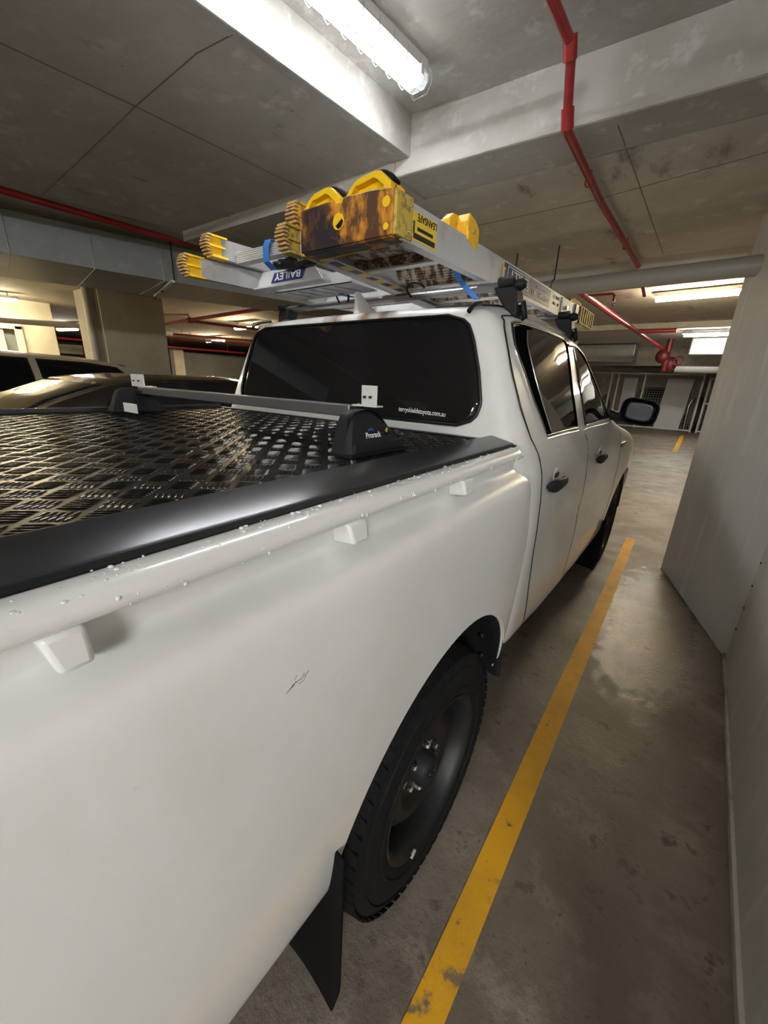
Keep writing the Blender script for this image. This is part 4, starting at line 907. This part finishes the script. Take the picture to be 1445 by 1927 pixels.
for z, r in ((1.909, .0125), (1.853, .0085)):
    put('round_hole', MB().lathe([(-.002, .0001), (-.002, r), (0, r), (0, .0001)], (.474, .200, z), 'y', 18, False), 'yellowbright', hd)
put('rivet', MB().ball((.504, .265, 1.853), .004), 'chrome', hd, smooth=60); put('rivet', MB().ball((.504, .272, 1.915), .004), 'chrome', hd, smooth=60)
for (x0, x1, zt) in ((.140, .300, 1.988), (.312, .482, 1.988)):
    w_ = x1-x0; zb = 1.940
    out = [(x0, zb), (x0+.03*w_/.16, zb+.030), (x0+.055, zt-.006), (x1-.055, zt), (x1-.035, zt-.004), (x1, zb+.014), (x1, zb)]
    inn = [(x0+.020, zb+.001), (x0+.045, zb+.027), (x0+.066, zt-.020), (x1-.060, zt-.014), (x1-.047, zt-.020), (x1-.024, zb+.010), (x1-.024, zb+.001)]
    mb = MB(); y0, y1 = .225, .262; n = len(out)
    mb.prism([(x, y0, z) for x, z in out], (0, .006, 0))
    for i in range(n):
        a, b, c, d = out[i], out[(i+1) % n], inn[(i+1) % n], inn[i]
        mb.prism([(a[0], y0-.02, a[1]), (b[0], y0-.02, b[1]), (c[0], y0-.02, c[1]), (d[0], y0-.02, d[1])], (0, .065, 0))
    put('wall_hook', mb, 'yellowbright', hd, bevel=.0015, label='bright yellow hook bracket')
    rim = [(x0+.035, zb+.036), (x0+.056, zt-.001), (x1-.055, zt+.004), (x1-.028, zt-.004), (x1-.008, zb+.024)]
    put('rubber_rim', MB().tube([(x, .240, z) for x, z in spline(rim, 3)], .007, 8).tube([(x, .228, z+.001) for x, z in spline(rim, 3)], .005, 8).tube([(x, .252, z+.001) for x, z in spline(rim, 3)], .005, 8), 'rubber', hd, smooth=60)
# roller bracket
put('roller', MB().tube([(.22, .60, 1.958), (.455, .60, 1.958)], .033, 18), 'labelwhite', lad, smooth=50, label='white roller')
put('roller_bracket', MB().prism([(.440, .545, 1.935), (.440, .545, 1.975), (.440, .570, 1.993), (.440, .610, 1.997), (.440, .665, 1.972), (.440, .675, 1.955), (.440, .675, 1.925)], (.030, 0, 0)), 'yellow', lad, bevel=.004)
put('roller_bracket', MB().prism([(.47, .600, 1.995), (.47, .650, 1.985), (.47, .680, 1.965), (.47, .680, 1.900), (.47, .600, 1.920), (.47, .590, 1.97)], (.045, 0, 0)), 'yellow', lad, bevel=.005)
put('bracket_bolt', MB().lathe([(0, .0001), (0, .009), (.004, .008), (.004, .0001)], (.515, .635, 1.950), 'x', 8, False), 'yellowdirty', lad)
# label by the head, lettering upside down
xf = lambda y: xr(y)+.0008
def rail_panel(nm, y0, y1, z0, z1, m, lift=.0004, parent=rr_):
    return put(nm, MB().add([(xf(y0)+lift, y0, z0), (xf(y1)+lift, y1, z0), (xf(y1)+lift, y1, z1), (xf(y0)+lift, y0, z1), (xf(y0)-.0006, y0, z0), (xf(y1)-.0006, y1, z0), (xf(y1)-.0006, y1, z1), (xf(y0)-.0006, y0, z1)], [(0, 1, 2, 3), (7, 6, 5, 4), (0, 4, 5, 1), (1, 5, 6, 2), (2, 6, 7, 3), (3, 7, 4, 0)]), m, parent)
DN = (-.03, -1, 0); UPV = (0, 0, -1)
rail_panel('label_panel', .287, .412, 1.841, 1.912, 'labelyellow')
text('label_lettering', 'LEANSAFE', (xf(.41)+.001, .410, 1.9085), DN, UPV, .025, 'labelblack', rr_, bold=.012, squash=.90)
rail_panel('label_bar', .292, .405, 1.846, 1.860, 'labelblack', .0008); rail_panel('label_bar', .310, .392, 1.868, 1.877, 'labelblack', .0008); rail_panel('label_bar', .290, .297, 1.860, 1.888, 'labelblack', .0008)
rail_panel('label_panel', .895, .915, 1.846, 1.922, 'labelyellow'); rail_panel('label_panel', .915, 1.500, 1.846, 1.922, 'navy')
text('label_lettering', '150kg', (xf(.93)+.001, .922, 1.856), (0, 0, 1), (.03, -1, 0), .020, 'labelwhite', rr_, bold=.01)
text('label_lettering', 'INDUSTRIAL', (xf(.9)+.001, .899, 1.849), (0, 0, 1), (.03, -1, 0), .0115, 'labelblack', rr_, bold=.01)
for a, b, c, d in ((.955, 1.195, 1.914, 1.917), (.955, 1.195, 1.866, 1.869), (.955, .958, 1.866, 1.917), (1.192, 1.195, 1.866, 1.917)): rail_panel('label_frame', a, b, c, d, 'labelwhite', .0008)
text('label_lettering', 'BAILEY', (xf(1.185)+.001, 1.183, 1.908), DN, UPV, .046, 'labelwhite', rr_, bold=.012, squash=1.45)
text('label_lettering', 'LEANSAFE', (xf(1.47)+.001, 1.478, 1.885), DN, UPV, .034, 'labelwhite', rr_, bold=.01, squash=.95)
text('label_lettering', 'X3', (xf(1.28)+.001, 1.285, 1.885), DN, UPV, .034, 'labelyellow', rr_, bold=.01, squash=1.1)
text('label_lettering', 'PROFESSIONAL PUNCHLOCK', (xf(1.45)+.001, 1.462, 1.907), DN, UPV, .0125, 'labelwhite', rr_, squash=1.05)
# hinge plate, corner block, feet
rail_panel('hinge_plate', 1.70, 1.86, 1.838, 1.925, 'lampbody', .004); put('hinge_bolt', MB().lathe([(0, .0001), (0, .012), (.007, .010), (.007, .0001)], (xf(1.78)+.004, 1.78, 1.882), 'x', 10, False), 'chrome', rr_)
for i in range(6):
    rail_panel('rating_mark', 1.56+.035*(i % 3), 1.575+.035*(i % 3), 1.87+.03*(i//3), 1.882+.03*(i//3), 'red' if i in (1, 3) else 'dark', .0008)
for k, (x0, y0, y1, z0, z1, nm, par) in enumerate(((xr(2.1), 2.06, 2.42, 1.842, 1.935, 'foot', lad), (xr(2.1)-.045, 2.03, 2.22, 1.915, 1.975, 'foot', lad), (xl(2.1)-.02, 2.06, 2.42, 1.842, 1.935, 'foot', lad))):
    mb = MB().box((x0-.024, y0, z0), (x0-.010, y1, z1)).box((x0-.024, y0, z0), (x0+.012, y1, z0+.006)).box((x0-.024, y0, z1-.006), (x0+.012, y1, z1))
    nr = 6
    for i in range(nr+1): mb.box((x0-.024, y0+(y1-y0-.012)*i/nr, z0), (x0+.012, y0+(y1-y0-.012)*i/nr+.014, z1))
    put('ribbed_foot', mb, 'yellowdirty', par, bevel=.0015)
rail_panel('corner_block', 1.96, 2.06, 1.835, 1.93, 'navy', .006)

# ------------------------------------------------------------------ step ladder with yellow feet
sl = empty('step_ladder', (-.22, 1.2, 1.83), 'aluminium step ladder with yellow ribbed feet, lying left on the roof racks', 'ladder')
def rail(name, x0, y0, x1, y1, z0, h, s, m='alupale', wd=.028):
    return put(name, MB().beam((x0, y0, z0), (x1, y1, z0), ch(wd, h, s=s)), m, sl)
rail('front_rail', -.490, .215, -.34, 2.1, 1.832, .072, 1); rail('front_rail', .115, .215, -.14, 2.1, 1.832, .072, -1)
rail('rear_frame_rail', -.432, .28, -.33, 2.0, 1.908, .072, 1, 'alu'); rail('rear_frame_rail', .105, .28, -.14, 2.0, 1.908, .072, -1, 'alu')
def foot(x, y, z, s, lab=None):
    mb = MB().prism([(x-.012, y, z), (x-.012, y-.075, z+.010), (x-.012, y-.090, z+.030), (x-.012, y-.085, z+.072), (x-.012, y-.060, z+.080), (x-.012, y, z+.078)], (.006, 0, 0))
    mb.box((x-.035, y-.085, z+.072), (x+.004, y, z+.079)).box((x-.035, y-.075, z), (x+.004, y, z+.008)).box((x-.034, y-.082, z+.036), (x+.003, y-.01, z+.042))
    f = put('foot', mb, lab or 'yellowbright', sl, bevel=.0012, label='dirty yellow plastic foot' if lab else 'bright yellow plastic foot'); ROOTLOC[f.name] = ROOTLOC[sl.name]
    r_ = MB()
    for i in range(7):
        zz = z+.006+.0108*i; yy = y-.078-.012*math.sin(math.pi*i/6); r_.box((x-.038, yy-.010, zz), (x+.007, yy+.008, zz+.0062))
    put('foot_rib', r_, 'brown_rib', f, bevel=.001)
foot(-.490, .235, 1.830, 1); foot(-.428, .305, 1.906, 1); foot(.112, .290, 1.905, -1, 'yellowdirty'); foot(.118, .240, 1.832, -1, 'yellowdirty')
# ribbed rear step
def ribbed(name, xa, xb_, y, z0, z1, m, n=6):
    pr = []; st = (z1-z0)/n
    for k in range(n):
        z = z0+st*k; pr += [(y, z), (y-.004, z+st*.25), (y-.004, z+st*.7), (y, z+st*.9)]
    return put(name, MB().prism([(xa, a, b) for a, b in pr]+[(xa, y+.035, z1), (xa, y+.035, z0)], (xb_-xa, 0, 0)), m, sl)
ribbed('step', -.425, .10, .345, 1.902, 1.945, 'alupale')
bp_ = put('brace_plate', MB().prism([(-.452, .455, 1.832), (-.030, .455, 1.832), (-.100, .470, 1.897), (-.435, .470, 1.897)], (0, .004, 0)), 'alupale', sl); ROOTLOC[bp_.name] = ROOTLOC[sl.name]
put('brace_flange', MB().box((-.455, .44, 1.826), (-.03, .50, 1.832)), 'alupale', sl)
put('label_panel', MB().prism([(-.350, .457, 1.844), (-.150, .457, 1.844), (-.135, .466, 1.884), (-.335, .466, 1.884)], (0, -.0022, .0)), 'navy', bp_)
text('label_lettering', 'BAILEY', (-.160, .462, 1.8795), (-1, 0, 0), (0, -.2, -1), .040, 'labelwhite', bp_, bold=.012, squash=1.36, ext=.0004)
for (a, b, c) in ((.56, 1.828, .17), (.86, 1.828, .16), (1.25, 1.828, .16), (1.6, 1.828, .14)):
    t = (a-.2)/1.9; xa, xc = -.49+.15*t+.004, .058-.138*t-.004
    mb = MB().box((xa, a, b+.004), (xc, a+c, b+.007)).box((xa, a, b+.004), (xc, a+.004, b+.05)).box((xa, a+c-.012, b), (xc, a+c, b+.004))
    put('step', mb, 'alupale', sl)
    g = MB()
    for k in range(5):
        x = xa+.06+(xc-xa-.1)*k/5; g.add([(x, a+.02, b+.003), (x+.012, a+.02, b+.003), (x+.045, a+c-.03, b+.003), (x+.033, a+c-.03, b+.003), (x, a+.02, b+.0045), (x+.012, a+.02, b+.0045), (x+.045, a+c-.03, b+.0045), (x+.033, a+c-.03, b+.0045)], [(0, 3, 2, 1), (4, 5, 6, 7), (0, 1, 5, 4), (1, 2, 6, 5), (2, 3, 7, 6), (3, 0, 4, 7)])
    put('step_slots', g, 'bargrey', sl)

# straps, hook cords, dark rag
def ribbon(name, pts, wvec, wd, m, label, cat, grp=None):
    mb = MB(); P = [Vector(p) for p in pts]; wv = Vector(wvec).normalized()*wd/2; n = len(P); vs = []
    for i, p in enumerate(P):
        d = (P[min(i+1, n-1)]-P[max(i-1, 0)]).normalized(); nn = d.cross(wv).normalized()*.0012
        vs += [p-wv-nn, p+wv-nn, p+wv+nn, p-wv+nn]
    fs = [(i*4+j, i*4+(j+1) % 4, i*4+4+(j+1) % 4, i*4+4+j) for i in range(n-1) for j in range(4)]+[(0, 1, 2, 3), (n*4-1, n*4-2, n*4-3, n*4-4)]
    mb.add(vs, fs); o = put(name, mb, m, smooth=50); return tag(o, label, cat, grp)
ribbon('tie_strap', [(-.205, .36, 1.86), (-.205, .325, 1.88), (-.200, .322, 1.93), (-.192, .328, 1.952), (-.185, .36, 1.956), (-.185, .42, 1.95)], (1, .1, 0), .032, 'strap', 'blue webbing strap looped over the ribbed step of the step ladder', 'strap')
ribbon('tie_strap', [(-.205, .60, 1.90), (-.195, .60, 1.865), (-.185, .63, 1.845), (-.165, .73, 1.828), (-.13, .755, 1.822)], (1, .1, 0), .026, 'strap', 'blue webbing strap from step ladder to rear roof bar, left of the antenna fin', 'strap')
ribbon('tie_strap', [(.415, .72, 1.925), (.413, .715, 1.875), (.425, .722, 1.835), (.47, .73, 1.79), (.52, .70, 1.755)], (1, .2, 0), .026, 'strap', 'blue webbing strap from the right ladder rail over the roof bar to the roof edge', 'strap')
def hookcord(pts, lab):
    o = put('hook_cord', MB().tube(spline(pts, 5), .0045, 8), 'plastic', smooth=60); tag(o, lab, 'cord')
hookcord([(-.20, .73, 1.80), (-.215, .725, 1.835), (-.17, .72, 1.845), (-.14, .725, 1.83), (-.15, .735, 1.80)], 'black hook cord looped round the roof bar left of the antenna fin')
hookcord([(.205, .735, 1.79), (.19, .722, 1.82), (.205, .72, 1.84), (.25, .722, 1.838), (.27, .73, 1.82)], 'black hook cord looped round the roof bar below the platform ladder')
mb = MB(); rg = random.Random(5)
def blob(u, v):
    a = 2*math.pi*v; r = 1+.28*math.sin(5*a+7*u)+.2*math.sin(11*a-9*u); return Vector((-.17+.12*r*math.sin(math.pi*u)*math.cos(a), .44+.045*r*math.sin(math.pi*u)*math.sin(a), 1.898+.016*math.cos(math.pi*u)))
o = put('dark_rag', mb.grid(blob, 14, 36), 'dark', smooth=60); tag(o, 'crumpled dark rag lying between the two frames of the step ladder', 'rag')
mb = MB()
def blob2(u, v):
    a = 2*math.pi*v; r = 1+.22*math.sin(9*a+3*u)+.16*math.sin(17*a); return Vector((-.13+.085*r*math.sin(math.pi*u)*math.cos(a), .452+.012*r*math.sin(math.pi*u)*math.sin(a), 1.905+.014*math.cos(math.pi*u)))
o = put('torn_paper', mb.grid(blob2, 10, 40), 'labelwhite'); tag(o, 'torn white scrap above the lettered brace of the step ladder', 'paper')

# ------------------------------------------------------------------ wire storage cages at the end of the aisle
YF = 18.6
def cage(name, x0, x1, label, cols, rail_mid=None, h=2.12):
    r = empty(name, ((x0+x1)/2, YF, 0), label, 'cage')
    for x in cols: put('post', MB().box((x-.03, YF-.03, 0), (x+.03, YF+.03, h)), 'wire', r)
    put('top_rail', MB().box((x0, YF-.025, h-.05), (x1, YF+.025, h)), 'wire', r); put('bottom_rail', MB().box((x0, YF-.025, .03), (x1, YF+.025, .08)), 'wire', r)
    if rail_mid: put('middle_rail', MB().box((x0, YF-.025, rail_mid), (x1, YF+.025, rail_mid+.05)), 'wire', r)
    g = MB(); k = int((x1-x0)/.085)
    for i in range(k+1): x = x0+(x1-x0)*i/k; g.box((x-.0025, YF-.003, .08), (x+.0025, YF+.003, h-.05))
    for i in range(24): z = .08+i*.085; g.box((x0, YF-.004, z), (x1, YF+.004, z+.005))
    put('wire_mesh', g, 'wire', r)
cage('wire_cage', -2.6, 1.36, 'galvanised wire mesh storage cage front across the end of the aisle', (-2.55, -1.7, -1.45, -.52, 1.33))
cage('wire_cage', 1.50, 3.2, 'wire mesh cage gate with a middle rail, half hidden by the right wall', (1.53, 1.70, 3.15), 1.05, 1.98)
o = put('white_board', MB().add([(.10, 19.1, .05), (.95, 19.1, .05), (1.05, 19.35, 1.95), (.20, 19.35, 1.95), (.10, 19.15, .05), (.95, 19.15, .05), (1.05, 19.4, 1.95), (.20, 19.4, 1.95)], [(0, 1, 2, 3), (7, 6, 5, 4), (0, 4, 5, 1), (1, 5, 6, 2), (2, 6, 7, 3), (3, 7, 4, 0)]), 'white'); tag(o, 'tall white board leaning inside the wire cage', 'board')
o = put('white_board', MB().box((-1.35, 19.5, .3), (-.85, 19.55, 1.95)), 'white'); tag(o, 'narrower pale board standing left of the tall white board in the cage', 'board')
def junk(nm, c, s, m, lab, cat):
    rgg = random.Random(c[0])
    def B(u, v):
        a = 2*math.pi*v; r = 1+.10*math.sin(3*a+c[0])+.08*math.sin(7*a+5*u)
        return Vector((c[0]+s[0]*r*math.sin(math.pi*u)*math.cos(a), c[1]+s[1]*r*math.sin(math.pi*u)*math.sin(a), c[2]+s[2]*math.cos(math.pi*u)))
    o = put(nm, MB().grid(B, 14, 26), m, smooth=60); tag(o, lab, cat)
junk('stuffed_bag', (1.35, 19.4, .66), (.28, .3, .66), 'dark', 'dark bag heaped at the right end inside the wire cage', 'bag')
junk('stuffed_bag', (2.1, 19.5, 1.15), (.45, .3, 1.15), 'dark', 'tall dark bag pile behind the cage gate', 'bag')
junk('stuffed_bag', (-1.9, 19.4, .62), (.25, .25, .62), 'dark', 'small dark bag at the left end inside the wire cage', 'bag')
o = put('floor_lamp_stand', MB().tube([(1.12, 19.0, .0), (1.10, 19.0, 1.0), (1.16, 19.0, 1.18)], .025, 8), 'chrome', smooth=50); tag(o, 'shiny metal pole standing beside the tall white board in the cage', 'pole')
# ducts at the far end of the aisle
def fduct(nm, a, b, m, lab): o = put(nm, MB().box(a, b), m, bevel=.02); tag(o, lab, 'duct')
fduct('air_duct', (-3.2, 11.6, 2.14), (-.25, 12.3, ZB-.02), 'duct', 'galvanised duct across the ceiling left of the red valve cluster')
fduct('air_duct', (.90, 10.4, 2.22), (4.5, 11.2, ZB-.02), 'duct', 'galvanised duct across the ceiling right of the red valve cluster')
o = put('round_duct', MB().tube([(.5, 15.5, 2.28), (4.5, 15.5, 2.28)], .26, 24), 'duct', smooth=50); tag(o, 'big round duct over the wire cages', 'duct')
vc = empty('valve_cluster', (.5, 10.8, 2.1), 'dark red sprinkler valves hanging at the end of the forward pipe', 'valve')
put('valve_body', MB().ball((.42, 10.8, 2.22), .14, 1, 1, 1.1, 12), 'reddark', vc, smooth=60); put('valve_body', MB().ball((.60, 10.9, 2.05), .13, 1, 1, 1.3, 12), 'reddark', vc, smooth=60)
put('valve_pipe', MB().tube([(.5, 10.8, ZB), (.5, 10.8, 2.1), (.5, 10.85, 1.9)], .06, 12), 'reddark', vc, smooth=50); put('valve_wheel', MB().tube([(.75+.09*math.cos(a*.524), 10.7, 2.12+.09*math.sin(a*.524)) for a in range(12)], .014, 6, True), 'reddark', vc, smooth=50)
# support pillar beyond the cab
struct('wall_pillar', MB().box((-1.75, 9.2, 0), (-1.22, 9.8, ZB)), 'conc', bevel=.01)
struct('wall_pillar_2', MB().box((-3.9, 16, 0), (-3.3, 16.6, ZB)), 'conc', bevel=.01)
bpy.context.view_layer.update()
